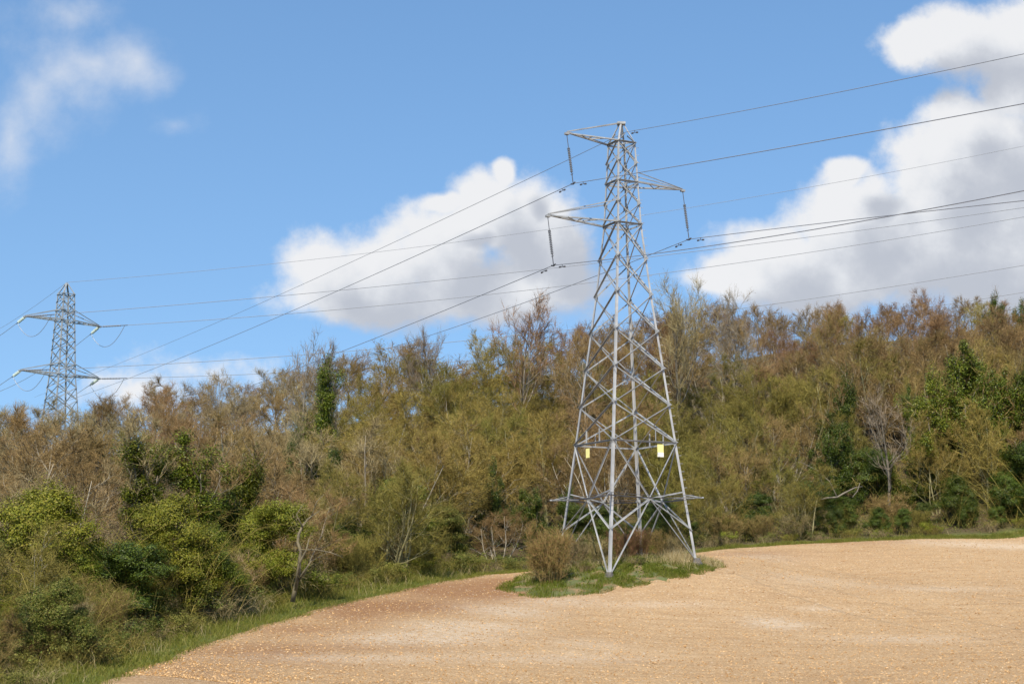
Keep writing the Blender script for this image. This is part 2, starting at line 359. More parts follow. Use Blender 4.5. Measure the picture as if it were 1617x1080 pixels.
for k, v in ((1, -.20), (2, 1.15), (3, 0.0), (4, .72)): mask2.inputs[k].default_value = v
MASK = math_(nt, 'MAXIMUM', mask.outputs[0], mask2.outputs[0])
lit = N(nt, 'ShaderNodeMapRange', interpolation_type='SMOOTHSTEP'); nt.links.new(math_(nt, 'SUBTRACT', D1, math_(nt, 'MULTIPLY', D0, .35)), lit.inputs[0])
for k, v in ((1, -.35), (2, .75), (3, 1.0), (4, 0.0)): lit.inputs[k].default_value = v
ccol = ramp(nt, [(0, (.58, .61, .68)), (.35, (.70, .725, .78)), (.65, (.83, .85, .89)), (1, (.97, .97, .98))], lit.outputs[0])
sky = nt.nodes.new('ShaderNodeTexSky'); sky.sky_type = 'NISHITA'; sky.sun_disc = False; sky.sun_elevation = sun_el; sky.sun_rotation = sun_az
sky.air_density = SKY_AIR = 1.3; sky.dust_density = .25; sky.ozone_density = 2.5; sky.altitude = 100
lift = nt.nodes.new('ShaderNodeVectorMath'); lift.operation = 'MULTIPLY_ADD'; nt.links.new(tc.outputs['Generated'], lift.inputs[0]); lift.inputs[1].default_value = (1, 1, .8); lift.inputs[2].default_value = (0, 0, .20)
nrmv = nt.nodes.new('ShaderNodeVectorMath'); nrmv.operation = 'NORMALIZE'; nt.links.new(lift.outputs[0], nrmv.inputs[0]); nt.links.new(nrmv.outputs[0], sky.inputs['Vector'])
hsv = N(nt, 'ShaderNodeHueSaturation', Saturation=1.14); nt.links.new(sky.outputs[0], hsv.inputs['Color']); SKYC = hsv.outputs[0]
bg = N(nt, 'ShaderNodeBackground', Strength=.134); nt.links.new(SKYC, bg.inputs[0])
bc = N(nt, 'ShaderNodeBackground', Strength=.675); nt.links.new(ccol.outputs[0], bc.inputs[0])
front = math_(nt, 'GREATER_THAN', sx.outputs[1], .03)
mx = nt.nodes.new('ShaderNodeMixShader'); nt.links.new(math_(nt, 'MULTIPLY', math_(nt, 'MULTIPLY', MASK, .96), front), mx.inputs[0])
nt.links.new(bg.outputs[0], mx.inputs[1]); nt.links.new(bc.outputs[0], mx.inputs[2])
wo = nt.nodes.new('ShaderNodeOutputWorld'); nt.links.new(mx.outputs[0], wo.inputs[0])
sl = bpy.data.lights.new('sun', 'SUN'); sl.energy = 5.0; sl.angle = R(.5); sl.color = (1, .91, .76)
so = bpy.data.objects.new('sun', sl); COL.objects.link(so); so.rotation_euler = Vector(-SUN).to_track_quat('-Z', 'Y').to_euler()
SC.view_settings.view_transform = 'Standard'; SC.view_settings.look = 'None'; SC.view_settings.exposure = .44; SC.view_settings.gamma = 1
SC.cycles.max_bounces = 5; SC.cycles.diffuse_bounces = 2; SC.cycles.transparent_max_bounces = 8
# ------------------------------------------------------------------ the tall pylon
TY = 86.0
AX = unproj(987, 700, TY)[0]
_c, _s = math.cos(R(17.3)), math.sin(R(17.3))
DIRS = {'near': np.array([-_s, -_c, 0]), 'right': np.array([_c, -_s, 0]), 'far': np.array([_s, _c, 0]), 'left': np.array([-_c, _s, 0])}
ORD = ['near', 'right', 'far', 'left']
def rad_at(py): return np.interp(py, [196, 222, 284, 350, 460, 700, 905], [.35, .84, .96, 1.14, 1.67, 2.98, 4.1])
def z_near(py):
    r = rad_at(py); return unproj(987, py, TY - .975 * r)[2]
LEV = [222, 253, 284, 317, 350, 404, 460, 518, 576, 634, 694]
ZL = [z_near(y) for y in LEV]; RL = [rad_at(y) for y in LEV]
def leg_pt(k, z):
    zz = [z_near(y) for y in (905, 700, 460, 350, 284, 222)]; r = np.interp(z, zz, [rad_at(y) for y in (905, 700, 460, 350, 284, 222)])
    if z < zz[0]: r = rad_at(905) + (zz[0] - z) * .125
    return np.array([AX, TY, z]) + DIRS[k] * r
FOOT = {}
for k in ORD:
    z = 1.0
    for _ in range(12): p = leg_pt(k, z); z = float(H(p[0], p[1])) + .30
    FOOT[k] = leg_pt(k, z)
BASEZ = min(FOOT[k][2] for k in ORD)
pyl = thing('pylon', 'tall grey lattice pylon standing on the grass patch at the edge of the tilled field', 'pylon')
PEAKZ = unproj(985, 196, TY)[2]
AXV = lambda z: np.array([AX, TY, z])
STEEL = M['steel']
TOP = {k: AXV(PEAKZ) + DIRS[k] * .16 for k in ORD}
for k in ORD:
    mb = MB(); i = ORD.index(k)
    e1 = norm(DIRS[ORD[(i + 1) % 4]] - DIRS[k]); e2 = norm(DIRS[ORD[(i - 1) % 4]] - DIRS[k])
    pts = [FOOT[k]] + [leg_pt(k, z_near(y)) for y in (694, 460, 350, 222)] + [TOP[k]]
    for (a, b2), wd in zip(zip(pts, pts[1:]), (.15, .13, .11, .095, .08)): legbeam(mb, a, b2, wd, .022, e1, e2)
    for zz in np.arange(FOOT[k][2] + 3.2, ZL[0], .45) if k == 'right' else []:           # climbing pegs
        p = leg_pt(k, zz); tube(mb, [p, p + e1 * -.02 + norm(DIRS[k]) * .16], .012, 4)
    mb.build('leg', M['steel_leg'], pyl)
    f = MB(); lathe(f, FOOT[k] - [0, 0, .8], FOOT[k] + [0, 0, .22], [(0, .3), (.72, .3), (.8, .24), (1, .17)], 8); f.build('footing', M['concrete'], pyl)
FACES = [(ORD[i], ORD[(i + 1) % 4]) for i in range(4)]
for a, b2 in FACES:
    nrm = norm(DIRS[a] + DIRS[b2]); mb = MB()
    for j in range(len(LEV) - 1):
        zt, zb = ZL[j], ZL[j + 1]; wd = .055 if j < 4 else .068
        A0, B0_, A1, B1 = leg_pt(a, zt), leg_pt(b2, zt), leg_pt(a, zb), leg_pt(b2, zb)
        lbeam(mb, A0 - nrm * .02, B1 - nrm * .02, wd, .014, -nrm, 1)
        lbeam(mb, B0_ + nrm * .03, A1 + nrm * .03, wd, .014, nrm, -1, 1.5)
        if j in (0, 2, 4): lbeam(mb, A0, B0_, .10, .014, nrm, 1)
        for k, q in ((a, A1), (b2, B1)):       # gusset plates
            o = b2 if k == a else a; e = norm(DIRS[o] - DIRS[k]); box(mb, q + e * .09 + nrm * .012, e * .10, [0, 0, .13], nrm * .006)
    W0, W1 = leg_pt(a, ZL[-1]), leg_pt(b2, ZL[-1])
    lbeam(mb, W0, W1, .085, .014, nrm, 1)                      # waist horizontal
    zc = z_near(785); C = (leg_pt(a, zc) + leg_pt(b2, zc)) / 2
    zl = z_near(834)
    lbeam(mb, W0, C, .08, .014, nrm, 1); lbeam(mb, W1, C, .08, .014, nrm, -1)
    lbeam(mb, C, leg_pt(a, max(zl, FOOT[a][2] + .8)), .09, .014, nrm, 1); lbeam(mb, C, leg_pt(b2, max(zl, FOOT[b2][2] + .8)), .09, .014, nrm, -1)
    lbeam(mb, C + nrm * .04, FOOT[a], .065, .012, nrm, 1); lbeam(mb, C + nrm * .04, FOOT[b2], .065, .012, nrm, -1)
    up = z_near(772); lbeam(mb, C - nrm * .05, leg_pt(b2, up), .075, .012, -nrm, 1)
    D0_, D1_ = leg_pt(a, ZL[-2]), leg_pt(b2, ZL[-2])
    for s in (.33, .67):                                       # hangers above the waist
        p = W0 * (1 - s) + W1 * s; top = (D0_ * (1 - s) + W1 * s) if s > .5 else (D1_ * s + W0 * (1 - s))
        top = np.array([p[0], p[1], ZL[-1] + (ZL[-2] - ZL[-1]) * .36]); lbeam(mb, p, top, .06, .01, nrm, 1)
    # peak triangle
    lbeam(mb, leg_pt(a, ZL[0]), (TOP[a] + TOP[b2]) / 2 * .45 + (leg_pt(a, ZL[0]) + leg_pt(b2, ZL[0])) / 2 * .55, .06, .012, nrm, 1)
    mb.build('bracing', STEEL, pyl)
mb = MB(); box(mb, AXV(PEAKZ + .02), [.24, 0, 0], [0, .2, 0], [0, 0, .07]); box(mb, AXV(PEAKZ - .45), [.05, 0, 0], [0, .05, 0], [0, 0, .4]); mb.build('peak_plate', STEEL, pyl)
# horizontal plan bracing inside
for z in (ZL[0], ZL[2], ZL[4]):
    mb = MB(); lbeam(mb, leg_pt('near', z), leg_pt('far', z), .07, .01, (0, 0, 1)); lbeam(mb, leg_pt('left', z) + [0, 0, .02], leg_pt('right', z) + [0, 0, .02], .07, .01, (0, 0, 1)); mb.build('plan_bracing', STEEL, pyl)
# anti-climbing guard: outriggers at each corner with strands of barbed wire between
g = MB(); zc = z_near(783); rods = MB()
for k in ORD:
    g = MB(); p = leg_pt(k, zc); lbeam(g, p - DIRS[k] * .7, p + DIRS[k] * 1.0, .08, .012, (0, 0, 1)); 
    q = leg_pt(k, zc + .18); lbeam(g, q, p + DIRS[k] * .95, .05, .01, (0, 0, 1)); g.build('anti_climb_outrigger', STEEL, pyl)

for a, b2 in FACES:
    for off, dz in ((.35, .06), (.6, .06), (.9, .06), (.15, .06), (.5, .2)):
        A = leg_pt(a, zc + dz) + DIRS[a] * off; B = leg_pt(b2, zc + dz) + DIRS[b2] * off
        ts = np.linspace(0, 1, 9); pts = A[None] * (1 - ts[:, None]) + B[None] * ts[:, None]; pts[:, 2] -= .1 * 4 * ts * (1 - ts)
        tube(rods, pts, .012, 4)
        for s in np.linspace(.04, .96, 22):
            c = A * (1 - s) + B * s - np.array([0, 0, .4 * s * (1 - s)]); d = rng.normal(size=3); tube(rods, [c - norm(d) * .05, c + norm(d) * .05], .006, 3)
rods.build('barbed_wire', M['fitting'], pyl)

NL = norm(DIRS['near'] + DIRS['left']); FR = -NL; AL = norm(np.array([NL[1], -NL[0], 0]))
if AL[0] < 0: AL = -AL                                   # along the line, to the right and nearer
def cross_arm(side, legs, tip_px, z, zup, tie_legs):
    t, tip = on_line(*tip_px, (AX, TY), side); tip = np.array([AX + side[0] * t, TY + side[1] * t, tip[2]])
    root = bpy.data.objects.new('cross_arm', None); COL.objects.link(root); root.parent = pyl
    L = [leg_pt(k, z) for k in legs]
    for i, p in enumerate(L):
        mb = MB(); lbeam(mb, p, tip + AL * (.05 if i else -.05), .10, .014, (0, 0, 1), 1 if i else -1); mb.build('bottom_chord', STEEL, root)
    mb = MB()
    for s0, s1, x in ((.25, .5, 0), (.5, .5, 0), (.5, .72, 1)):
        a = L[x] * (1 - s0) + tip * s0; c = L[1 - x] * (1 - s1) + tip * s1; lbeam(mb, a, c, .06, .01, (0, 0, 1))
    mb.build('strut', STEEL, root)
    for k, zz in zip(tie_legs, zup):
        p = TOP[k] if zz is None else leg_pt(k, zz)
        mb = MB(); lbeam(mb, p, tip + [0, 0, .08], .055, .01, (0, 0, 1)); mb.build('tie', STEEL, root)
    mb = MB(); box(mb, tip - [0, 0, .02], side * .12, AL * .1, [0, 0, .06]); mb.build('hanger_plate', STEEL, root)
    return tip
tipA = cross_arm(NL, ('near', 'left'), (895, 211), ZL[0], (None, None), ('near', 'left'))
tipB = cross_arm(FR, ('right', 'far'), (1078, 301), ZL[2], (z_near(268), z_near(262)), ('right', 'far'))
tipC = cross_arm(NL, ('near', 'left'), (865, 341), ZL[4], (ZL[3] + .05, ZL[3] + .05), ('near', 'left'))
for (px, py, face, wt) in ((928, 715, ('left', 'near'), False), (1043, 703, ('near', 'right'), True)):
    pass
def sign(px, py, w, h, face, label, white):
    a, b2 = leg_pt(face[0], ZL[-1] - .3), leg_pt(face[1], ZL[-1] - .3); d = norm(b2 - a); nrm = norm(DIRS[face[0]] + DIRS[face[1]])
    t, p = on_line(px, py, a[:2] + nrm[:2] * .12, d); p = np.array([a[0] + nrm[0] * .12 + d[0] * t, a[1] + nrm[1] * .12 + d[1] * t, p[2]])
    r = thing('warning_sign', label, 'sign', p)
    mb = MB(); box(mb, [0, 0, 0], d * w / 2, [0, 0, h / 2], nrm * .008); pl = mb.build('plate', M['yellow'], r)
    if white: mb = MB(); box(mb, nrm * .012 - np.array([0, 0, h * .32]), d * w / 2 * .99, [0, 0, h * .175], nrm * .006); mb.build('white_strip', M['white'], r)
    for s in (-.3, .3):
        mb = MB(); box(mb, d * s * w + np.array([0, 0, h * .42]) - nrm * .06, d * .02, nrm * .05, [0, 0, .03]); mb.build('bracket', M['fitting'], r)
sign(928, 715.5, .38, .52, ('left', 'near'), 'plain yellow warning plate hung on the left face of the tall pylon', False)
sign(1043, 711.5, .40, .70, ('near', 'right'), 'yellow warning plate with a white lower strip near the right leg of the tall pylon', True)

# ------------------------------------------------------------------ insulators and wires of the near line
def insulator(tip, px, py, label):
    p = unproj(px, py, tip[1]); r = thing('insulator_string', label, 'insulator', tip - [0, 0, .08], 'suspension insulators of the tall pylon')
    o = np.zeros(3); e = p - (tip - [0, 0, .08]); L = np.linalg.norm(e); d = e / L
    mb = MB(); tube(mb, [o, e * .28], .022, 5); mb.build('link_rod', M['fitting'], r)
    prof = []; n = 14; a, c = .27, .78
    for i in range(n): f = a + (c - a) * i / n; w2 = (c - a) / n; prof += [(f, .04), (f + w2 * .15, .09), (f + w2 * .55, .08), (f + w2 * .7, .04)]
    mb = MB(); lathe(mb, o, e, prof, 10); mb.build('disc_string', M['porcelain'], r)
    mb = MB(); tube(mb, [e * .77, e], .028, 5)
    for f in (.29, .80):
        hn = MB(); tube(hn, [e * f - AL * .14, e * (f + .03) - AL * .02], .015, 4); tube(hn, [e * f + AL * .14, e * (f + .03) + AL * .02], .015, 4); hn.build('arcing_horn', M['fitting'], r)
    tube(mb, [e - AL * .22 + [0, 0, .02], e - [0, 0, .03], e + AL * .22 + [0, 0, .02]], .05, 6); mb.build('suspension_clamp', M['fitting'], r)
    return p
cA = insulator(tipA, 905, 290, 'dark disc string hanging from the uppermost left arm of the tall pylon')
cB = insulator(tipB, 1088, 378, 'dark disc string hanging from the right arm of the tall pylon')
cC = insulator(tipC, 874, 419, 'dark disc string hanging from the lower left arm of the tall pylon')

def fit_span(o, d, obs, p0=None, far=0.0, deg=2):
    T, Z = [], []
    for px, py in obs:
        t, p = on_line(px, py, o, d); T.append(t); Z.append(p[2])
    T, Z = np.array(T), np.array(Z); W = np.ones(len(T))
    if p0 is not None: T = np.append(T, 0.0); Z = np.append(Z, p0[2]); W = np.append(W, 8)
    c = np.polyfit(T, Z, deg, w=W)
    lo, hi = (min(T.min(), 0), max(T.max(), 0)) if p0 is not None else (T.min(), T.max())
    return c, lo, hi
def wire_pts(o, d, c, t0, t1, n=40):
    t = np.linspace(t0, t1, n); return np.stack([o[0] + d[0] * t, o[1] + d[1] * t, np.polyval(c, t)], -1)
def damper(root, P, s):
    """stockbridge damper hung under the wire at arc position s (metres from P[0])"""
    seg = np.linalg.norm(np.diff(P, axis=0), axis=1); cs = np.concatenate([[0], np.cumsum(seg)])
    p = np.array([np.interp(s, cs, P[:, k]) for k in range(3)]); q = np.array([np.interp(s + .1, cs, P[:, k]) for k in range(3)]); d = norm(q - p)
    mb = MB(); dn = np.array([0, 0, -1.0])
    tube(mb, [p + dn * -.02, p + dn * .13], .02, 4); tube(mb, [p - d * .26 + dn * .13, p + d * .26 + dn * .13], .013, 4)
    for e in (-1, 1): tube(mb, [p + d * e * .17 + dn * .13, p + d * e * .32 + dn * .14], .05, 6)
    mb.build('vibration_damper', M['fitting'], root)
def near_wire(name, label, c, left_obs, right_obs, r=.021, ext_l=60, ext_r=70, damp=()):
    d = AL[:2]; o = c[:2]
    cl, lo, _ = fit_span(o, d, left_obs, c); cr, _, hi = fit_span(o, d, right_obs, c, deg=1 if len(right_obs) < 2 else 2)
    PL = wire_pts(o, d, cl, lo, 0, 40)
    sl_ = np.polyval(np.polyder(cl), lo); ex = np.array([[o[0] + d[0] * (lo - s), o[1] + d[1] * (lo - s), np.polyval(cl, lo) - sl_ * s] for s in (ext_l, ext_l / 2)])
    PR = wire_pts(o, d, cr, 0, hi, 40)
    sr = np.polyval(np.polyder(cr), hi); ex2 = np.array([[o[0] + d[0] * (hi + s), o[1] + d[1] * (hi + s), np.polyval(cr, hi) + sr * s] for s in (ext_r / 2, ext_r)])
    P = np.concatenate([ex, PL, PR[1:], ex2])
    root = thing(name, label, 'wire', (0, 0, 0), 'wires of the near power line')
    mb = MB(); tube(mb, P, r, 5); mb.build('strand', M['conductor'], root)
    for s in damp:
        Q = PR if s > 0 else PL[::-1]; damper(root, Q, abs(s))
LBL = 'dark conductor clamped below the {} of the tall pylon'
near_wire('conductor', LBL.format('uppermost left arm'), cA, [(807, 334), (746, 365), (604, 432), (514, 469), (442, 499), (340, 542), (247, 579), (192, 601), (120, 629)], [(945, 284.5), (1017, 272.6), (1221, 235), (1424, 200.5), (1617, 164)], damp=(-1.25, 1.15))
near_wire('conductor', LBL.format('right arm'), cB, [(1030, 402), (954, 432), (889, 455), (807, 485), (726, 516), (665, 534), (608, 550), (540, 573)], [(1116, 376), (1221, 361), (1404, 341), (1617, 317)], damp=(-1.1, 1.2))
near_wire('conductor', LBL.format('lower left arm'), cC, [(807, 448), (726, 481), (604, 528), (555, 550), (469, 582)], [(945, 412), (1025, 402), (1221, 372), (1404, 343), (1617, 301)], damp=(-1.1, 1.0))
pk = unproj(988, 209, TY)
near_wire('earth_wire', 'thin earth wire fixed to the peak of the tall pylon, running out to both sides', pk, [(946, 230.5), (830, 287.6), (687, 355), (563, 408), (500, 440), (414, 477), (340, 511), (263, 542), (192, 573)], [(1017, 203), (1221, 166), (1424, 127), (1617, 85)], .017, damp=(1.0,))

# ------------------------------------------------------------------ the distant pylon
FC = unproj(100, 560, 200.0)[:2]; FAR = thing('pylon', 'distant dark lattice pylon with four arms rising above the trees', 'pylon')
best = None
for ang in np.arange(5, 60, .5):
    u = np.array([-math.cos(R(ang)), -math.sin(R(ang)), 0]); _, a = on_line(40, 500, FC, u); _, c = on_line(157, 516, FC, u)
    if best is None or abs(a[2] - c[2]) < best[0]: best = (abs(a[2] - c[2]), u)
U = best[1]; V = np.array([-U[1], U[0], 0])
if V[1] > 0: V = -V                                       # V points towards the camera side
fz = lambda py: unproj(100, py, 200.0)[2]
fxy = lambda z, su, sv, h: np.array([FC[0], FC[1], z]) + U * su * h + V * sv * h
def fh(z): return np.interp(z, [fz(740), fz(644), fz(593), fz(507), fz(465), fz(447)], [2.2, 1.62, 1.28, .98, .85, .12])
fb_ = float(H(FC[0], FC[1])) - .3
FZS = [fz(447), fz(465), fz(478), fz(491), fz(507), fz(522), fz(537), fz(553), fz(576), fz(593), fz(612), fz(632), fz(655), fz(680), fz(710), fz(740)]
FZS = [z for z in FZS if z > fb_] + [fb_]
SF = M['steel_far']; CN = [(1, 1), (1, -1), (-1, -1), (-1, 1)]
for su, sv in CN:
    mb = MB()
    for a, b2 in zip(FZS, FZS[1:]): legbeam(mb, fxy(a, su, sv, fh(a)), fxy(b2, su, sv, fh(b2)), .17, .03, -U * su, -V * sv)
    mb.build('leg', SF, FAR)
for i in range(4):
    (a1, a2), (b1, b2) = CN[i], CN[(i + 1) % 4]; nrm = norm(U * (a1 + b1) + V * (a2 + b2)); mb = MB()
    for j, (zt, zb) in enumerate(zip(FZS[1:], FZS[2:])):
        n2 = 2 if zt > fz(600) else 1
        lbeam(mb, fxy(zt, a1, a2, fh(zt)), fxy(zb, b1, b2, fh(zb)), .10, .02, nrm); lbeam(mb, fxy(zt, b1, b2, fh(zt)), fxy(zb, a1, a2, fh(zb)), .10, .02, -nrm)
        if j in (0, 2, 3, 7, 8): lbeam(mb, fxy(zt, a1, a2, fh(zt)), fxy(zt, b1, b2, fh(zt)), .12, .02, nrm)
    lbeam(mb, fxy(FZS[1], a1, a2, fh(FZS[1])), fxy(FZS[0], 0, 0, 0), .1, .02, nrm)
    mb.build('bracing', SF, FAR)
FT = {}
for nm, px, py, s, zb, zt in (('upper left', 40, 500, 1, fz(507), fz(491)), ('upper right', 157, 516, -1, fz(507), fz(491)), ('lower left', 32.5, 585, 1, fz(593), fz(576)), ('lower right', 156, 598, -1, fz(593), fz(576))):
    _, tip = on_line(px, py, FC, U); FT[nm] = tip
    rt = bpy.data.objects.new('cross_arm', None); COL.objects.link(rt); rt.parent = FAR
    mb = MB()
    for sv in (1, -1): lbeam(mb, fxy(zb, s, sv, fh(zb)), tip + V * sv * .18, .16, .03, (0, 0, 1))
    for k in range(1, 5):
        f0, f1 = k / 5.5, (k + .5) / 5.5
        p = [fxy(zb, s, sv, fh(zb)) * (1 - f) + tip * f for sv, f in ((1, f0), (-1, f1), (1, f1))]; lbeam(mb, p[0], p[1], .08, .02, (0, 0, 1)); lbeam(mb, p[1], p[2], .08, .02, (0, 0, 1))
    mb.build('bottom_chord', SF, rt); mb = MB()
    for sv in (1, -1): lbeam(mb, fxy(zt, s, sv, fh(zt)), tip + V * sv * .1 + [0, 0, .08], .11, .02, (0, 0, 1))
    mb.build('tie', SF, rt)
    mb = MB(); box(mb, tip, U * .2, V * .25, [0, 0, .1]); mb.build('tip_plate', SF, rt)
# second line: to the right, and away to the lower left
D2 = norm(np.array([(1617 - CX) / F_PX * 183, 183, 0]) - np.array([FC[0], 200, 0]))
def tension(o, d, L, nm, side, mat, lab, wide=.13):
    r = thing('insulator_string', lab, 'insulator', o, 'tension insulators of the distant pylon'); e = d * L
    mb = MB(); prof = []
    for i in range(12): f = .14 + .72 * i / 12; prof += [(f, .06), (f + .008, wide), (f + .03, wide * .93), (f + .042, .06)]
    lathe(mb, np.zeros(3), e, prof, 8); mb.build('disc_string', mat, r)
    mb = MB(); tube(mb, [np.zeros(3), e * .14], .05, 5); tube(mb, [e * .85, e * 1.12], .06, 5); mb.build('end_fitting', M['fitting'], r)
    return o + e
R_OBS = {'upper left': [(135, 497), (400, 477), (563, 461), (807, 432), (872, 421), (945, 413.5), (1062, 398), (1221, 376), (1424, 357), (1617, 332)],
         'upper right': [(210, 514), (400, 501), (604, 485), (807, 461), (938, 445), (1017, 435), (1119, 420), (1241, 404), (1424, 377), (1617, 343)],
         'lower left': [(155, 581), (400, 569), (465, 562), (604, 550), (685, 542), (763, 534), (1192, 484), (1371, 457), (1561, 430), (1617, 419)],
         'lower right': [(210, 597), (400, 591), (430, 590), (760, 566), (1200, 524), (1617, 461)]}
L_DIR = {'upper left': (0, 532), 'upper right': (118, 549), 'lower left': (2, 608), 'lower right': (127, 619)}
DL = norm(np.array([-.55, .80, 0]))
G2 = 'wires of the distant power line'
for nm, tip in FT.items():
    o = tip[:2]
    c, lo, hi = fit_span(o, D2[:2], R_OBS[nm], tip, deg=2)
    sl0 = np.polyval(np.polyder(c), .5); q = tension(tip, norm(D2 + np.array([0, 0, sl0])), 3.6, nm, 'right', M['porcelain'], f'dark insulator string running right from the {nm} arm of the distant pylon', .12)
    P = wire_pts(o, D2[:2], c, 3.6, hi, 70); sr = np.polyval(np.polyder(c), hi); P = np.concatenate([P, [P[-1] + np.array([D2[0], D2[1], sr]) * s for s in (30, 60)]])
    r = thing('conductor', f'thin conductor strung right from the {nm} arm of the distant pylon', 'wire', (0, 0, 0), G2)
    mb = MB(); tube(mb, P, .034, 5); mb.build('strand', M['conductor'], r)
    # left-hand span, receding
    t, pl = on_line(*L_DIR[nm], o, DL[:2]); sl1 = (pl[2] - tip[2]) / t
    dl = norm(np.array([DL[0], DL[1], sl1])); q2 = tension(tip, dl, 3.4, nm, 'left', M['glass'], f'pale glass insulator string slanting down left from the {nm} arm of the distant pylon', .21)
    t2 = np.linspace(3.4 * DL[1] / DL[1], 70, 12); P = np.stack([o[0] + DL[0] * t2, o[1] + DL[1] * t2, tip[2] + sl1 * t2 + .0016 * t2 ** 2], -1)
    r = thing('conductor', f'thin conductor slanting down left from the {nm} arm of the distant pylon', 'wire', (0, 0, 0), G2)
    mb = MB(); tube(mb, P, .034, 5); mb.build('strand', M['conductor'], r)
    s = np.linspace(0, 1, 15)[:, None]; J = q2[None] * (1 - s) + q[None] * s; J[:, 2] -= (2.6 * 4 * s * (1 - s)).ravel() * .9
    r = thing('jumper_loop', f'slack jumper cable looping under the {nm} arm of the distant pylon', 'cable', (0, 0, 0), 'jumper loops of the distant pylon')
    mb = MB(); tube(mb, J, .034, 5); mb.build('strand', M['conductor'], r)
pk2 = np.array([FC[0], FC[1], fz(446)])
c, lo, hi = fit_span(FC, D2[:2], [(200, 438), (400, 420), (430, 415), (604, 400), (807, 371), (909, 357), (1017, 339), (1212, 306), (1363, 280), (1617, 232)], pk2)
P = wire_pts(FC, D2[:2], c, 0, hi, 70); sr = np.polyval(np.polyder(c), hi); P = np.concatenate([P, [P[-1] + np.array([D2[0], D2[1], sr]) * s for s in (30, 60)]])
r = thing('earth_wire', 'very thin earth wire strung right from the peak of the distant pylon', 'wire', (0, 0, 0), G2)
mb = MB(); tube(mb, P, .024, 5); mb.build('strand', M['conductor'], r)
t, pl = on_line(40, 497, FC, DL[:2]); t2 = np.linspace(0, 70, 12)
P = np.stack([FC[0] + DL[0] * t2, FC[1] + DL[1] * t2, pk2[2] + (pl[2] - pk2[2]) / t * t2 + .001 * t2 ** 2], -1)
r = thing('earth_wire', 'very thin earth wire slanting down left from the peak of the distant pylon', 'wire', (0, 0, 0), G2)
mb = MB(); tube(mb, P, .022, 5); mb.build('strand', M['conductor'], r)
# ------------------------------------------------------------------ vegetation: generators
M['bark'] = flat('grey_brown_bark', (.21, .175, .125), .9, 0, .45, 2.5)
M['bark_light'] = flat('silvery_bark', (.31, .27, .20), .9, 0, .35, 2.5)
M['bark_pale'] = flat('pale_dead_wood', (.15, .13, .095), .85, 0, .3, 2.5)
M['bark_green'] = flat('mossy_bark', (.20, .18, .085), .9, 0, .45, 2.5)
TW = {
    'russet': island_mat('russet_twigs', [(.20, .13, .067), (.29, .19, .097), (.37, .26, .14)], .8, 0, .012, .15, 0, .80),
    'brown': island_mat('brown_twigs', [(.18, .125, .055), (.28, .20, .09), (.37, .275, .135)], .8, 0, .012, .15, 0, .80),
    'grey': island_mat('grey_twigs', [(.18, .145, .105), (.27, .22, .16), (.36, .30, .22)], .8, 0, .01, .14, 0, .80),
    'purple': island_mat('purple_brown_twigs', [(.185, .115, .065), (.27, .17, .095), (.34, .23, .135)], .8, 0, .01, .14, 0, .80),
    'tan': island_mat('straw_coloured_twigs', [(.21, .16, .085), (.32, .25, .14), (.42, .34, .20)], .8, 0, .012, .14, 0, .80),
    'ochre': island_mat('ochre_twigs', [(.21, .16, .055), (.32, .25, .085), (.40, .32, .125)], .8, 0, .012, .14, 0, .80),
    'olive': island_mat('olive_twigs', [(.15, .13, .042), (.24, .205, .06), (.33, .28, .10)], .8, 0, .012, .14, 0, .80),
    'red': island_mat('red_brown_stems', [(.19, .10, .06), (.26, .15, .09), (.31, .21, .12)], .8, 0, .01, .15, 0, .80),
}
LF = {
    'ivy': island_mat('ivy_leaves', [(.05, .068, .013), (.08, .10, .018), (.12, .138, .025), (.18, .185, .04)], .4, .18, .015, .2),
    'dark': island_mat('dark_evergreen_leaves', [(.035, .055, .014), (.058, .082, .018), (.10, .125, .026)], .4, .12, .01, .2),
    'yellow': island_mat('yellow_green_leaves', [(.095, .115, .02), (.14, .16, .028), (.19, .205, .038), (.25, .24, .055)], .5, .25, .015, .18),
    'ochre': island_mat('ochre_catkins', [(.20, .16, .05), (.27, .22, .07), (.33, .265, .095)], .6, .25, .015, .18),
    'olive': island_mat('olive_buds', [(.11, .115, .03), (.17, .165, .045), (.23, .21, .07)], .6, .25, .015, .2),
    'bramble': island_mat('bramble_leaves', [(.055, .075, .018), (.10, .125, .028), (.15, .165, .04), (.19, .17, .06)], .55, .2, .015, .2),
}
def unit(n, g): v = g.normal(size=(n, 3)); return v / np.linalg.norm(v, axis=1)[:, None]
def spikes(mb, P, D, L, r):
    """thin tapering twigs, three-sided"""
    n = len(P); L = np.broadcast_to(L, n)[:, None]; r = np.broadcast_to(r, n)[:, None]
    a = np.cross(D, unit(n, np.random.default_rng(n))); a /= np.linalg.norm(a, axis=1)[:, None] + 1e-9; b = np.cross(D, a)
    c3, s3 = -.5, .866
    v = np.stack([P + a * r, P + (a * c3 + b * s3) * r, P + (a * c3 - b * s3) * r, P + D * L], 1).reshape(-1, 3)
    i = np.arange(n)[:, None] * 4
    mb.add(v, np.concatenate([i + [0, 1, 3], i + [1, 2, 3], i + [2, 0, 3]]))
def leaves(mb, P, nrm, size, g, aspect=.62):
    """leaf blades: a pointed quad folded along its midrib"""
    n = len(P); s = np.broadcast_to(size, n)[:, None]
    t = np.cross(nrm, unit(n, g)); t /= np.linalg.norm(t, axis=1)[:, None] + 1e-9; u = np.cross(nrm, t)
    v = np.stack([P - t * s * .5, P + u * s * aspect * .5 - nrm * s * .10, P + t * s * .5, P - u * s * aspect * .5 - nrm * s * .10], 1).reshape(-1, 3)
    i = np.arange(n)[:, None] * 4
    mb.add(v, np.concatenate([i + [0, 1, 2], i + [0, 2, 3]]))

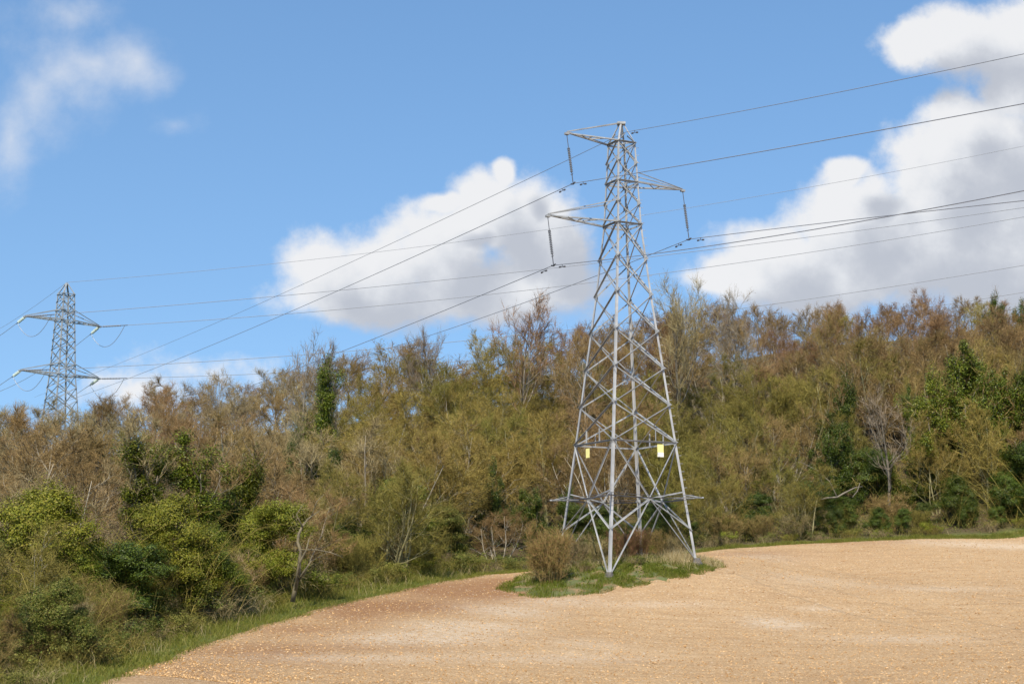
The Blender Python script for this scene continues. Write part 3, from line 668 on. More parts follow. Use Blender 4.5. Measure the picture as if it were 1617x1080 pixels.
class Plant: pass
def polyline(p, d, L, n, wob, up, g):
    pts = [np.array(p, float)]; d = norm(d)
    for i in range(n):
        d = norm(d + g.normal(size=3) * wob + np.array([0, 0, up])); pts.append(pts[-1] + d * L / n)
    return np.array(pts), d
def grow(seed, h=10, stems=1, stem_r=.14, lean=.08, first=.25, limbs=12, limb_len=.42, limb_ang=.9, sub=6, subsub=5, twigs=6, twig_len=.55, twig_r=.008, up=.12, spread=.0, wob=.12, minis=3, tip_spread=.6):
    g = np.random.default_rng(seed); wood = MB(); tw = MB(); axes = []; T_P, T_D, T_L = [], [], []
    def along(pts, f):
        k = f * (len(pts) - 1); i = min(int(k), len(pts) - 2); return pts[i] * (1 - (k - i)) + pts[i + 1] * (k - i), norm(pts[i + 1] - pts[i])
    def side(d, ang):
        q = norm(np.cross(d, g.normal(size=3))); return norm(d * math.cos(ang) + q * math.sin(ang))
    for s in range(stems):
        a = g.uniform(0, 6.28); rad = spread * math.sqrt(g.uniform(0, 1)) if stems > 1 else 0
        p0 = np.array([math.cos(a) * rad, math.sin(a) * rad, -.35]); ln = lean * (1 if stems == 1 else g.uniform(.5, 1.6))
        hh = h * (1 if stems == 1 else g.uniform(.6, 1.0))
        d0 = norm([math.cos(a) * ln, math.sin(a) * ln, 1]) if stems > 1 else norm([g.normal() * ln, g.normal() * ln, 1])
        tr, _ = polyline(p0, d0, hh * (.76 if stems == 1 else .84) + .35, 9, wob * .55, .06, g)
        rr = stem_r * (1 - np.linspace(0, 1, len(tr)) * .86); rr[0] *= 1.35; tube(wood, tr, rr, 7); axes.append(tr)
        nl = max(2, int(limbs / stems + .5))
        for j in range(nl):
            f = first + (1 - first) * ((j + g.uniform(0, 1)) / nl) ** .9; f = min(f, .985)
            p, d = along(tr, f); L = h * limb_len * (1.05 - .62 * f) * g.uniform(.7, 1.2)
            dd = side(d, limb_ang * (1.1 - .25 * f) * g.uniform(.75, 1.2)); r0 = stem_r * (1 - f * .8) * .48
            lb, _ = polyline(p, dd, L, 6, wob, up, g); tube(wood, lb, r0 * (1 - np.linspace(0, 1, 7) * .82), 5); axes.append(lb)
            for k in range(sub):
                f2 = .18 + .8 * (k + g.uniform(0, 1)) / sub; p2, d2 = along(lb, f2); L2 = L * .48 * (1.15 - .6 * f2) * g.uniform(.7, 1.25)
                d3 = side(d2, tip_spread * g.uniform(.7, 1.4)); sb, _ = polyline(p2, d3, L2, 4, wob * 1.1, up * .8, g)
                tube(wood, sb, max(r0 * .38, .011) * (1 - np.linspace(0, 1, 5) * .75), 4); axes.append(sb)
                for q in range(subsub):
                    f3 = .15 + .85 * (q + g.uniform(0, 1)) / subsub; p3, d4 = along(sb, min(f3, 1)); L3 = max(L2 * .55 * g.uniform(.6, 1.2), .3)
                    d5 = side(d4, tip_spread * g.uniform(.6, 1.4)); ss, _ = polyline(p3, d5, L3, 3, wob * 1.2, up, g)
                    tube(tw, ss, np.array([.012, .010, .008, .005]), 3, False)
                    for z in range(twigs):
                        pt, dt = along(ss, g.uniform(.05, 1)); T_P.append(pt); T_D.append(side(dt, g.uniform(.2, .95)) + [0, 0, up]); T_L.append(twig_len * g.uniform(.5, 1.25))
    P = np.array(T_P); D = np.array(T_D); D /= np.linalg.norm(D, axis=1)[:, None]; L = np.array(T_L)
    spikes(tw, P, D, L, twig_r)
    if minis:
        Pm = np.repeat(P, minis, 0); Dm = np.repeat(D, minis, 0); Lm = np.repeat(L, minis); f = g.uniform(.15, .9, len(Pm))
        spikes(tw, Pm + Dm * (Lm * f)[:, None], (lambda v: v / np.linalg.norm(v, axis=1)[:, None])(Dm + unit(len(Pm), g) * .8 + [0, 0, up]), Lm * .5 * g.uniform(.6, 1.2, len(Pm)), twig_r * .75)
    o = Plant(); o.wood = wood; o.twig = tw; o.axes = axes; o.P, o.D, o.L = P, D, L; o.h = h; o.g = g
    return o
def buds(o, per, size, frac=1.0):
    mb = MB(); g = o.g; k = g.uniform(size=len(o.P)) < frac; P, D, L = (np.repeat(x[k], per, 0) for x in (o.P, o.D, o.L))
    p = P + D * (L * g.uniform(.1, 1.1, len(P)))[:, None] + g.normal(size=P.shape) * .06
    leaves(mb, p, unit(len(p), g), size * g.uniform(.6, 1.3, len(p)), g, .7); return mb
def clothe(o, dens, rad, size, zlo=0, zhi=1, mainonly=False, clumps=None):
    """ivy: leaves in uneven clumps round the limbs"""
    mb = MB(); g = o.g; PP = []
    for i, ax in enumerate(o.axes):
        L = np.linalg.norm(np.diff(ax, axis=0), axis=1).sum(); zf = ax[:, 2].mean() / o.h
        if zf < zlo or zf > zhi or (mainonly and L < o.h * .17): continue
        n = max(1, int(L / .42))
        for _ in range(n):
            f = g.uniform(0, 1) * (len(ax) - 1); a = min(int(f), len(ax) - 2); c = ax[a] * (1 - f + a) + ax[a + 1] * (f - a)
            if g.uniform() < .12: continue
            r = rad * g.uniform(.5, 1.3) * (1.25 if L > o.h * .5 else .8); m_ = int(dens * g.uniform(.5, 1.4))
            v = unit(m_, g) * (g.uniform(0, 1, m_) ** .4)[:, None] * r * np.array([1, 1, 1.25]); p = c + v
            leaves(mb, p, (lambda q: q / np.linalg.norm(q, axis=1)[:, None])(v / r + unit(m_, g) * .7 + [0, 0, .35]), size * g.uniform(.65, 1.3, m_), g)
    return mb
def mound(seed, rx, ry, h, canes, n_leaf, size, twig_r=.008, lobes=9):
    """brambles and low scrub: arching canes with leaves in clumps"""
    g = np.random.default_rng(seed); st = MB(); lf = MB(); SP, SD, SL = [], [], []
    big = lobes > 12; lob = [(g.uniform(-.85, .85) * rx, g.uniform(-.85, .85) * ry, g.uniform(.12, .95) ** .8 * h, g.uniform(.2, .42) if big else g.uniform(.3, .55)) for _ in range(lobes)]
    if big: lob = [(x * (1.15 - .7 * z / h), y * (1.15 - .7 * z / h), z, r) for x, y, z, r in lob]
    for i in range(canes):
        a = g.uniform(0, 6.28); rr = math.sqrt(g.uniform(0, 1)); b = np.array([math.cos(a) * rx * rr * .8, math.sin(a) * ry * rr * .8, -.15])
        hh = h * g.uniform(.5, 1.15); a2 = g.uniform(0, 6.28); s = g.uniform(.4, 1.3) * hh
        t = np.linspace(0, 1, 7)[:, None]; e = np.array([math.cos(a2) * s, math.sin(a2) * s, 0])
        p = b + e * t + np.array([0, 0, 1]) * (hh * 1.15 * (1.9 * t - g.uniform(.9, 1.5) * t * t)) + g.normal(size=(7, 3)) * .03
        tube(st, p, np.linspace(.012, .004, 7), 3, False)
        for k in range(7):
            f = g.uniform(.2, 1) * 6; j = min(int(f), 5); q = p[j] * (1 - f + j) + p[j + 1] * (f - j); SP.append(q); SD.append(norm(norm(p[j + 1] - p[j]) + g.normal(size=3) * .6)); SL.append(g.uniform(.15, .5))
    spikes(st, np.array(SP), np.array(SD), np.array(SL), twig_r * .8)
    w = np.array([l[3] for l in lob]); dims = np.array([rx, ry, h * .9]); nsub = lobes * (16 if big else 7)
    idx = g.choice(len(lob), nsub, p=w / w.sum()); cc = np.array([[l[0], l[1], l[2]] for l in lob])[idx]; rr_ = np.array([l[3] for l in lob])[idx][:, None]
    sv = unit(nsub, g); sv[:, 2] = np.abs(sv[:, 2]) * 1.1 - .25; sc_ = cc + sv * (g.uniform(.55, 1.05, nsub))[:, None] * rr_ * dims; sw = g.uniform(.25, 1, nsub) ** 1.5
    si = g.choice(nsub, n_leaf, p=sw / sw.sum()); v = g.normal(size=(n_leaf, 3)) * (np.array([.17, .17, .11]) if big else np.array([.14, .14, .10])) * g.uniform(.6, 1.6, nsub)[si][:, None]
    p = sc_[si] + v; p[:, 2] = np.abs(p[:, 2]) + .02
    nn = sv[si] * .8 + norm([0, -.2, 1]) * .35 + unit(n_leaf, g) * .6 + v * 1.5; nn /= np.linalg.norm(nn, axis=1)[:, None]
    leaves(lf, p, nn, size * g.uniform(.5, 1.2, n_leaf) ** 1.3 * 1.25, g)
    o = Plant(); o.stem = st; o.leaf = lf; o.h = h; return o

PROTO = {}
def proto(kind, h, parts):
    h = max(float(np.concatenate(mb.v)[:, 2].max()) for _, mb in parts) * .985
    PROTO.setdefault(kind, []).append((h, [(n, mb.mesh(n, n == 'trunk')) for n, mb in parts]))
for s in (11, 12, 13, 14):
    o = grow(s, h=10, limbs=16, sub=6, subsub=6, twigs=6, limb_ang=.95, limb_len=.52, first=.2, up=.10, twig_len=.55, twig_r=.0095); proto('bare', 10, [('trunk', o.wood), ('crown', o.twig)])
for s in (21, 22, 23):
    o = grow(s, h=10, limbs=14, sub=6, subsub=5, twigs=5, limb_ang=.95, limb_len=.55, first=.3, up=.11, twig_len=.6, twig_r=.009, minis=2); proto('open', 10, [('trunk', o.wood), ('crown', o.twig)])
for s in (31, 32, 33, 34):
    o = grow(s, h=7, stems=6, stem_r=.075, lean=.30, first=.12, limbs=34, limb_len=.42, sub=4, subsub=3, twigs=8, limb_ang=.85, up=.07, spread=.9, twig_len=.6, twig_r=.009); proto('bushy', 7, [('trunk', o.wood), ('crown', o.twig)])
for s in (41, 42, 43):
    o = grow(s, h=8, stems=4, stem_r=.08, lean=.28, first=.15, limbs=28, limb_len=.45, sub=5, subsub=3, twigs=9, limb_ang=.9, up=.07, spread=.8, twig_len=.55, minis=3); b_ = buds(o, 2, .065); proto('budding', 8, [('trunk', o.wood), ('crown', o.twig), ('catkins', b_)])
for s in (51, 52, 53):
    o = grow(s, h=10, limbs=12, sub=4, subsub=3, twigs=5, limb_ang=.62, first=.2, up=.22, limb_len=.40, twig_len=.55, minis=2); iv = clothe(o, 430, .54, .085, .0, .98, True); proto('ivy', 10, [('trunk', o.wood), ('crown', o.twig), ('ivy', iv)])
for s in (61, 62, 63):
    o = grow(s, h=6, stems=3, stem_r=.09, lean=.25, first=.08, limbs=24, limb_len=.46, sub=4, subsub=2, twigs=3, limb_ang=1.05, up=.05, spread=.4, minis=1); iv = clothe(o, 270, .44, .085, .0, 1, False); proto('evergreen', 6, [('trunk', o.wood), ('twigs', o.twig), ('crown', iv)])
for s in (71, 72, 73):
    o = grow(s, h=3, stems=24, stem_r=.02, lean=.42, first=.12, limbs=72, limb_len=.42, sub=3, subsub=2, twigs=7, limb_ang=.55, up=.10, spread=.45, twig_len=.42, twig_r=.006, minis=2); b_ = buds(o, 2, .05, .6); proto('shrub', 3, [('stems', o.wood), ('twigs', o.twig), ('leaves', b_)])
for s in (75,):
    o = grow(s, h=3, stems=46, stem_r=.017, lean=.34, first=.10, limbs=150, limb_len=.36, sub=3, subsub=2, twigs=8, limb_ang=.6, up=.08, spread=.75, twig_len=.36, twig_r=.007, minis=2); b_ = buds(o, 2, .05, .8); proto('thicket', 3, [('stems', o.wood), ('twigs', o.twig), ('leaves', b_)])
for s in (81, 82, 83):
    o = mound(s, 1.7, 1.4, 1.5, 130, 2600, .085); proto('bramble', 1.5, [('canes', o.stem), ('leaves', o.leaf)])
for s in (85, 86, 87):
    o = mound(s, 2.3, 2.1, 4.2, 60, 56000, .066, lobes=20); proto('dome', 4.5, [('canes', o.stem), ('leaves', o.leaf)])
for s in (91,):
    o = grow(s, h=9, limbs=12, sub=5, subsub=3, twigs=3, limb_ang=.9, first=.3, up=.12, wob=.2, twig_len=.6, minis=1); proto('dead', 9, [('trunk', o.wood), ('crown', o.twig)])
print('proto tris', {k: [sum(len(m.polygons) for _, m in p[1]) for p in v] for k, v in PROTO.items()})

PLANTS = []
_k = {}
def plant(kind, x, y, h, rz=None, look=None, where='', twig='brown', leaf=None, bark='bark', wide=1.0, var=None, tilt=(0, 0), name=None, cat=None, group=None, label=None, zoff=0.0):
    if label is None:
        px = px_of(x, y)
        for a, b2, Yk, bot in PROTECT:
            if a < px < b2 and y < Yk - .5: h = min(h, top_h(px, bot, y))
        if h < .5: return
        if h < 2.2 and kind not in ('shrub', 'bramble', 'dome'): kind, look = 'shrub', 'straw'
    g = rng; L = PROTO[kind]; i = var if var is not None else _k.get(kind, 0) % len(L); _k[kind] = _k.get(kind, 0) + 1
    h0, parts = L[i % len(L)]; s = h / h0
    nm = name or {'bramble': 'bramble_bush', 'shrub': 'shrub', 'thicket': 'shrub', 'dome': 'evergreen_bush', 'ivy': 'ivy_clad_tree', 'evergreen': 'evergreen_tree', 'bare': 'bare_tree', 'open': 'bare_tree', 'bushy': 'bushy_tree', 'budding': 'budding_tree', 'dead': 'dead_tree'}[kind]
    r = bpy.data.objects.new(nm, None); COL.objects.link(r); r.empty_display_size = .3
    r.location = (x, y, float(H(x, y)) + zoff); sw = s * wide * g.uniform(.93, 1.08)
    r.scale = (sw, sw, s); r.rotation_euler = (tilt[0] + g.normal() * .03, tilt[1] + g.normal() * .03, g.uniform(0, 6.28) if rz is None else rz)
    for pn, me in parts:
        o = bpy.data.objects.new(pn, me); COL.objects.link(o); o.parent = r
        mt = {'trunk': M[bark], 'stems': TW[twig], 'canes': TW['olive' if kind == 'dome' else 'tan' if twig == 'brown' else twig], 'twigs': TW[twig], 'crown': (LF[leaf or 'dark'] if kind == 'evergreen' else TW[twig]),
              'ivy': LF[leaf or 'ivy'], 'catkins': LF[leaf or 'ochre'], 'leaves': LF[leaf or ('dark' if kind == 'dome' else 'bramble')]}[pn]
        if not me.materials: me.materials.append(mt)
        o.material_slots[0].link = 'OBJECT'; o.material_slots[0].material = mt
    tag(r, None, cat or ('bush' if kind in ('shrub', 'thicket', 'bramble', 'dome') else 'tree'), group or {'bramble': 'brambles along the wood edge', 'shrub': 'shrubs'}.get(kind, 'trees of the wood'))
    PLANTS.append(dict(o=r, kind=kind, look=look, where=where, x=x, y=y, label=label)); return r
# ------------------------------------------------------------------ vegetation: planting
EDGE_D = lambda px: float(np.interp(px, [0, 160] + [e[0] for e in EDGE_PX[1:]], [46, 50] + [e[2] for e in EDGE_PX[1:]]))
SKY = lambda px: float(np.interp(px, [0, 60, 160, 230, 330, 420, 470, 540, 600, 660, 720, 780, 860, 900, 960, 1040, 1110, 1170, 1250, 1320, 1400, 1460, 1530, 1617],
                                 [640, 648, 642, 626, 612, 594, 565, 556, 545, 540, 530, 525, 522, 520, 505, 490, 488, 478, 490, 482, 478, 474, 470, 464]))
def at(px, Y): d = ray(px, 700); return float(d[0] / d[1] * Y), float(Y)
def top_h(px, py, Y):
    x, y = at(px, Y); return float(unproj(px, py, Y)[2] - H(x, y))
def px_of(x, y): 
    z = float(H(x, y)) + 4; dep = y * cth + z * sth; return CX + F_PX * x / dep
KEY = []
PROTECT = [(195, 410, 73, 765), (195, 350, 64, 895), (1440, 1620, 119, 640), (1325, 1380, 122, 650), (475, 525, 118, 720), (1370, 1410, 112, 775), (445, 525, 70, 930), (752, 808, 106, 800), (395, 470, 72, 880), (70, 180, 63, 900)]
def key(kind, px, Y, py, **kw):
    x, y = at(px, Y); KEY.append((px, Y)); return plant(kind, x, y, top_h(px, py, Y), **kw)
# -- trees one can pick out in the photograph
key('ivy', 245, 74, 640, label='tall ivy-smothered tree left of the far group, its green spires above the yellow-green bush', var=0, wide=1.5, leaf='ivy', twig='tan')
key('ivy', 318, 76, 655, label='ivy-covered tree with a forked green top, between two other ivy spires on the left', var=1, wide=1.5, leaf='ivy')
key('ivy', 385, 79, 662, label='slim ivy spire, rightmost of the three ivy tops above the yellow-green bush', var=2, wide=1.35, leaf='ivy')
key('dome', 272, 65, 768, label='rounded bright yellow-green bush below the ivy spires, near the left end of the grass verge', leaf='yellow', wide=1.0, var=0)
key('dome', 332, 67, 815, label='dark green bush in the shade right of the bright yellow-green one', leaf='ivy', wide=1.0, var=1)
key('dome', 436, 73, 775, label='large green bush just left of the pale leaning trunk', leaf='yellow', wide=1.05, var=2)
key('dome', 405, 73, 850, label='low dark bush under the large green bush by the leaning trunk', leaf='ivy', wide=1.1, var=0)
key('dome', 120, 64, 838, label='spreading green bush in front of the brown trees at the far left', leaf='yellow', wide=1.15, var=1)
key('dome', 186, 67, 865, label='dark-bottomed bush between the spreading bush and the bright yellow-green bush', leaf='ivy', wide=1.0, var=2)
key('evergreen', 42, 84, 752, label='dark evergreen tree standing alone among brown trees at the far left', leaf='dark', wide=.75, var=0)
key('evergreen', -8, 80, 768, label='dark evergreen cut by the left border of the photo', leaf='ivy', wide=.8, var=1)
key('ivy', 500, 118, 535, label='dark ivy-wrapped tree reaching the skyline under the crossing wires', var=1, wide=.9, leaf='ivy', twig='grey')
key('ivy', 468, 108, 640, label='ivy-clad tree with pale branches below the skyline ivy tree', var=2, wide=.7, leaf='dark', twig='tan')
key('evergreen', 478, 100, 690, label='dark holly-like tree below the skyline ivy tree', leaf='dark', wide=.9, var=2)
key('evergreen', 782, 106, 715, label='dark upright evergreen in mid wood, well left of the tall pylon', leaf='dark', wide=.6, var=1)
key('evergreen', 862, 104, 752, label='dark evergreen right behind the left leg of the tall pylon', leaf='dark', wide=.95, var=0)
key('dome', 905, 103.5, 790, label='low dark evergreen behind the left side of the pylon base', leaf='dark', wide=1.0, var=2)
key('dome', 630, 92, 745, label='dark green tree above the middle of the grass verge', leaf='ivy', wide=1.05, var=0)
key('dome', 545, 86, 800, label='broad low green bush right of the pale leaning trunk', leaf='bramble', wide=1.15, var=1)
key('dome', 690, 95, 790, label='olive green bush above the verge, left of the dark upright evergreen', leaf='bramble', wide=1.2, var=2)
key('ivy', 1352, 122, 545, label='narrow dark ivy-wrapped tree on the slope right of the tall pylon', var=2, wide=.95, leaf='dark', twig='brown')
key('ivy', 1535, 121, 522, label='big ivy-crowned tree below the right end of the skyline', var=0, wide=1.05, leaf='ivy', twig='ochre')
key('evergreen', 1500, 120, 532, label='dark green crown on the left flank of the big ivy-crowned tree', leaf='ivy', wide=.85, var=1)
key('evergreen', 1580, 120.5, 552, label='dark green crown on the right flank of the big ivy-crowned tree', leaf='ivy', wide=.85, var=2)
key('ivy', 1435, 121, 590, label='half ivy-covered tree left of the big ivy-crowned one', var=1, wide=.6, leaf='dark', twig='olive')
key('ivy', 1610, 119.5, 545, label='tall ivy-covered tree cut by the right border of the photo', var=1, wide=1.0, leaf='dark', twig='brown')
key('evergreen', 1470, 119, 560, label='dark green leafy crown at the left foot of the big ivy-crowned tree', leaf='ivy', wide=.75, var=0)
key('dome', 1612, 112, 690, label='deep green leafy mass at the right border, under the ivy-covered trees', leaf='dark', wide=1.1, var=2)
key('budding', 1565, 114, 618, label='yellow mossy tree at the right border under the ivy crown', twig='ochre', leaf='ochre', wide=1.0, bark='bark_green')
key('budding', 1480, 115, 640, label='yellow mossy tree just right of the pale branched trunk', twig='ochre', leaf='olive', wide=.9, bark='bark_green')
key('dome', 1500, 112.5, 745, label='dark evergreen under the yellow mossy trees at the right', leaf='dark', wide=1.2, var=0)
key('dome', 1580, 113, 735, label='deep shaded evergreen at the right border, just above the field edge', leaf='dark', wide=1.1, var=1)
key('evergreen', 1320, 118, 660, label='small dark evergreen left of the pale branched trunk', leaf='dark', wide=.7, var=2)
key('dome', 1190, 109, 770, label='dark evergreen at the field edge right of the tall pylon', leaf='dark', wide=1.25, var=1)
key('dome', 1330, 111, 780, label='dark evergreen beside the pale fallen branch', leaf='dark', wide=1.2, var=0)
key('dead', 1397, 113.5, 600, label='pale bare trunk with long branches reaching left, on the right part of the wood edge', twig='grey', bark='bark_pale', rz=2.2, wide=.9)
key('dome', 1385, 118, 700, label='dark leafy bush on the slope right behind the pale bare trunk', leaf='dark', wide=1.3, var=2)
key('evergreen', 1425, 117, 690, label='dark evergreen just right of the pale bare trunk', leaf='ivy', wide=1.0, var=0)
key('shrub', 1400, 111.2, 775, label='twiggy shrub hiding the foot of the pale bare trunk', twig='brown', leaf='olive', wide=1.2, var=1)
key('budding', 1360, 121, 640, label='olive budding tree behind the pale bare trunk, left of it', twig='olive', leaf='olive', wide=1.1, var=1)
key('open', 815, 132, 462, label='wide rounded bare tree on the skyline left of the tall pylon', twig='purple', var=0, wide=.95)
key('open', 660, 136, 507, label='narrow bare tree on the skyline under the lowest left wires', twig='grey', var=1, wide=.6)
key('dead', 478, 130, 515, label='thin pale dead tree with a ragged top on the skyline at the far crossing wires', twig='grey', bark='bark_pale', wide=.6)
key('open', 1072, 130, 425, label='tall thin bare tree on the skyline just right of the tall pylon', twig='tan', var=2, wide=.75, bark='bark_pale')
key('open', 1165, 138, 450, label='bare grey tree on the skyline between the tall pylon and the low wire', twig='grey', var=1, wide=.8)
key('open', 350, 142, 572, label='small upright bare tree on the skyline in front of the low white cloud', twig='tan', var=2, wide=.5)
key('open', 1495, 160, 446, label='domed bare tree, the most prominent on the right skyline', twig='purple', var=0, wide=.8)
key('evergreen', 1598, 158, 452, label='little round evergreen crown on the skyline at the right border', leaf='dark', wide=.8, var=0)
key('open', 925, 128, 500, label='bare russet tree on the skyline just left of the tall pylon', twig='russet', var=0, wide=.9)
# pale leaning trunk
M['twisted'] = flat('tan_lichened_wood', (.15, .125, .075), .9, 0, .45, 3)
def limb_tree():
    x, y = at(468, 70.5); z = float(H(x, y))
    r = thing('leaning_trunk', 'pale twisted leaning trunk standing by the grass verge among green bushes', 'tree', (x, y, z), 'trees of the wood')
    q = lambda px, py, dy=0: unproj(px, py, 70.5 + dy) - np.array([x, y, z])
    mb = MB(); tube(mb, [q(462, 950), q(467, 925), q(472, 905), q(473, 885), q(475, 870), q(470, 855), q(472, 843), q(478, 830, .2), q(486, 820, .3), q(492, 815, .4), q(505, 806, .7)], [.12, .10, .085, .08, .075, .07, .065, .055, .045, .035, .015], 7); mb.build('trunk', M['twisted'], r, True)
    for pts, rr in (([q(472, 915), q(482, 900, -.2), q(492, 885, -.4)], (.07, .06, .03)), ([q(473, 868), q(500, 868, -.2), q(522, 872, -.3), q(542, 880, -.4)], (.05, .035, .025, .012)), ([q(466, 935), q(472, 890, -.3), q(484, 868, -.5), q(488, 850, -.5)], (.09, .06, .04, .02)),
                    ([q(478, 832), q(468, 812), q(480, 795, .2)], (.04, .025, .01)), ([q(492, 815, .4), q(500, 792, .4), q(512, 780, .5)], (.03, .02, .01))):
        mb = MB(); tube(mb, pts, rr, 5); mb.build('branch', M['twisted'], r, True)
    g = np.random.default_rng(5); mb = MB(); P = np.array([q(470 + g.uniform(-10, 50), g.uniform(790, 930), g.uniform(-.5, .8)) for _ in range(420)]); D = unit(420, g); spikes(mb, P, D, g.uniform(.2, .7, 420), .007); mb.build('twigs', TW['tan'], r)
limb_tree()
def fallen():
    x, y = at(1310, 109.5)
    o0 = unproj(1288, 790, 109.5); r = thing('fallen_branch', 'bleached fallen branch lying in the dark scrub right of the tall pylon', 'branch', o0)
    q = lambda px, py, dy=0: unproj(px, py, 109.5 + dy) - o0
    mb = MB(); tube(mb, [q(1286, 791), q(1305, 786), q(1322, 785, .1), q(1332, 779, .2), q(1350, 770, .5), q(1362, 768, .8)], [.03, .07, .075, .07, .05, .03], 6); mb.build('stem', M['bark_pale'], r, True)
    mb = MB(); tube(mb, [q(1322, 785, .1), q(1310, 760, .3), q(1290, 742, .5), q(1265, 730, .7)], [.05, .04, .03, .015], 5); mb.build('side_branch', M['bark_pale'], r, True)
    mb = MB(); tube(mb, [q(1346, 785), q(1354, 775, .2), q(1358, 762, .3)], [.04, .04, .02], 5); mb.build('side_branch', M['bark_pale'], r, True)
fallen()
# -- the rest of the wood, row by row up the slope
def look_at(px, py, g):
    """what grows where in the photograph: kind and colour"""
    u = g.uniform(); f = (py - SKY(px)) / 330
    if px < 330 and f > .5: return ('budding', 'olive') if u < .35 else ('bushy', 'olive') if u < .45 else ('dome', 'olive') if u < .7 else ('dome', 'mid')
    if px < 160:
        return ('bushy', 'russet') if u < .3 else ('bushy', 'brown') if u < .5 else ('bare', 'tan') if u < .65 else ('bare', 'russet') if u < .85 else ('bushy', 'tan')
    if px < 540:
        if f < .3: return ('bare', 'russet') if u < .35 else ('bare', 'brown') if u < .6 else ('bare', 'purple') if u < .75 else ('bushy', 'tan')
        return ('bushy', 'russet') if u < .25 else ('bushy', 'brown') if u < .55 else ('budding', 'olive') if u < .75 else ('bushy', 'tan')
    if px < 920:
        if f < .12: return ('bare', 'purple') if u < .3 else ('bare', 'brown') if u < .6 else ('bare', 'russet')
        if f < .62: return ('budding', 'ochre') if u < .62 else ('budding', 'olive') if u < .85 else ('bushy', 'brown')
        return ('bushy', 'brown') if u < .2 else ('bushy', 'olive') if u < .45 else ('budding', 'olive') if u < .8 else ('dome', 'olive')
    if px < 1240:
        if f < .3: return ('bare', 'russet') if u < .5 else ('bare', 'purple') if u < .75 else ('bare', 'brown')
        if f < .7: return ('bushy', 'russet') if u < .2 else ('budding', 'olive') if u < .6 else ('bushy', 'olive') if u < .85 else ('bushy', 'brown')
        return ('budding', 'olive') if u < .4 else ('bushy', 'olive') if u < .7 else ('bushy', 'brown')
    if f < .3: return ('bare', 'russet') if u < .4 else ('bare', 'brown') if u < .7 else ('bare', 'purple') if u < .85 else ('budding', 'ochre')
    if f < .65: return ('bushy', 'brown') if u < .35 else ('bushy', 'olive') if u < .6 else ('bushy', 'russet') if u < .75 else ('budding', 'ochre')
    return ('bushy', 'olive') if u < .35 else ('budding', 'olive') if u < .7 else ('bushy', 'brown')
ROWN = ['at the field edge', 'behind the field edge', 'low on the slope', 'halfway up the slope', 'high on the slope', 'on the skyline']
g = np.random.default_rng(42)
px_l = -60
ROWS = {'left': [5, 10.5, 17, 24, 32, 41, 51, 62, 75, 90, 106], 'right': [3.5, 8, 13, 18, 23, 28, 33, 38, 43, 49, 55]}
for ri in range(11):
    px = -70 + g.uniform(0, 40)
    while px < 1690:
        wl = 1 - smooth(380, 760, px); offL = ROWS['left'][ri]; offR = ROWS['right'][ri]
        off = offL * wl + offR * (1 - wl); Y = EDGE_D(px) + off + g.normal() * 1.2
        x, y = at(px, Y); step = (3.4 if ri < 3 else 3.9) * F_PX / Y
        if edge_dist(np.array([x]), np.array([y]))[0] > 2.6 and not any(abs(px - k) < 32 and abs(Y - d) < 5 for k, d in KEY):
            gz = float(H(x, y)); base_py = CY + 390 - (gz) / Y * F_PX     # about
            hmax = top_h(px, SKY(px) - (16 if px < 260 else 7) + g.normal() * 9, Y)
            hgt = (5.0 + 1.1 * ri + g.uniform(-.8, 1.2)) if ri < 4 else (8.0 + g.uniform(-1.2, 1.6))
            if px < 230: hgt *= .85 if ri < 3 else 1
            hgt = min(hgt, hmax)
            if ri >= 9: hgt = min(max(hgt, hmax), 10.5)
            if hgt > 2.0:
                tp = 930 - (gz + hgt * .7) / Y * F_PX
                kd, cl = look_at(px, tp, g)
                if kd == 'bare' and hgt < 5: kd = 'bushy'
                if ri <= 1 and g.uniform() < (.34 if px < 900 else .45): kd, cl = 'dome', ('dark', 'dark', 'ivy')[int(g.integers(3))]; hgt = min(hgt, g.uniform(2.6, 4.2))
                row = 'on the skyline' if hgt > hmax - .6 and ri >= 5 else ROWN[min(ri // 2 + (ri == 1), 4)]
                plant(kd, x, y, hgt, look=cl, where=row, twig=cl if cl in TW else 'brown', leaf={'ochre': 'ochre', 'olive': 'olive'}.get(cl, 'olive') if kd == 'budding' else ({'olive': 'bramble', 'mid': 'yellow'}.get(cl, cl) if kd == 'dome' else None), bark='bark_light' if g.uniform() < .38 else 'bark_green' if cl in ('ochre', 'olive') else 'bark', wide=g.uniform(1.0, 1.3))
        px += step * g.uniform(.8, 1.25)
# -- shrubs and brambles along the edge of the wood
sE = 0.0
E_in = [i for i in range(0, len(EDG)) if EDG[i, 1] > 44 and EDG[i, 0] < 42]
i = E_in[0]
while i < E_in[-1]:
    for off, kinds in ((2.3, ('bramble',)), (3.9, ('bramble', 'shrub')), (5.6, ('shrub', 'bramble', 'shrub'))):
        nb = i + int(g.integers(-5, 6)); nb = max(0, min(len(EDG) - 1, nb)); left = EDG[nb, 1] < 92
        o2 = off * (1.0 if left else .75) + g.normal() * .35; p = EDG[nb] + EDN[nb] * max(o2, 1.6)
        kd = kinds[int(g.integers(len(kinds)))]; hh = g.uniform(.8, 1.6) if kd == 'bramble' else g.uniform(1.8, 3.2)
        if not left:
            hh *= .75
            if off > 3 and g.uniform() < .5: kd, hh = 'dome', g.uniform(1.6, 2.6)
        plant(kd, p[0], p[1], hh, look={'bramble': 'green', 'dome': 'dark'}.get(kd, 'straw'), where='verge', twig=['tan', 'brown', 'olive'][int(g.integers(3))], leaf='dark' if kd == 'dome' else ['bramble', 'olive', 'bramble', 'yellow'][int(g.integers(4))], wide=g.uniform(.85, 1.25))
    i += int(g.integers(9, 13))
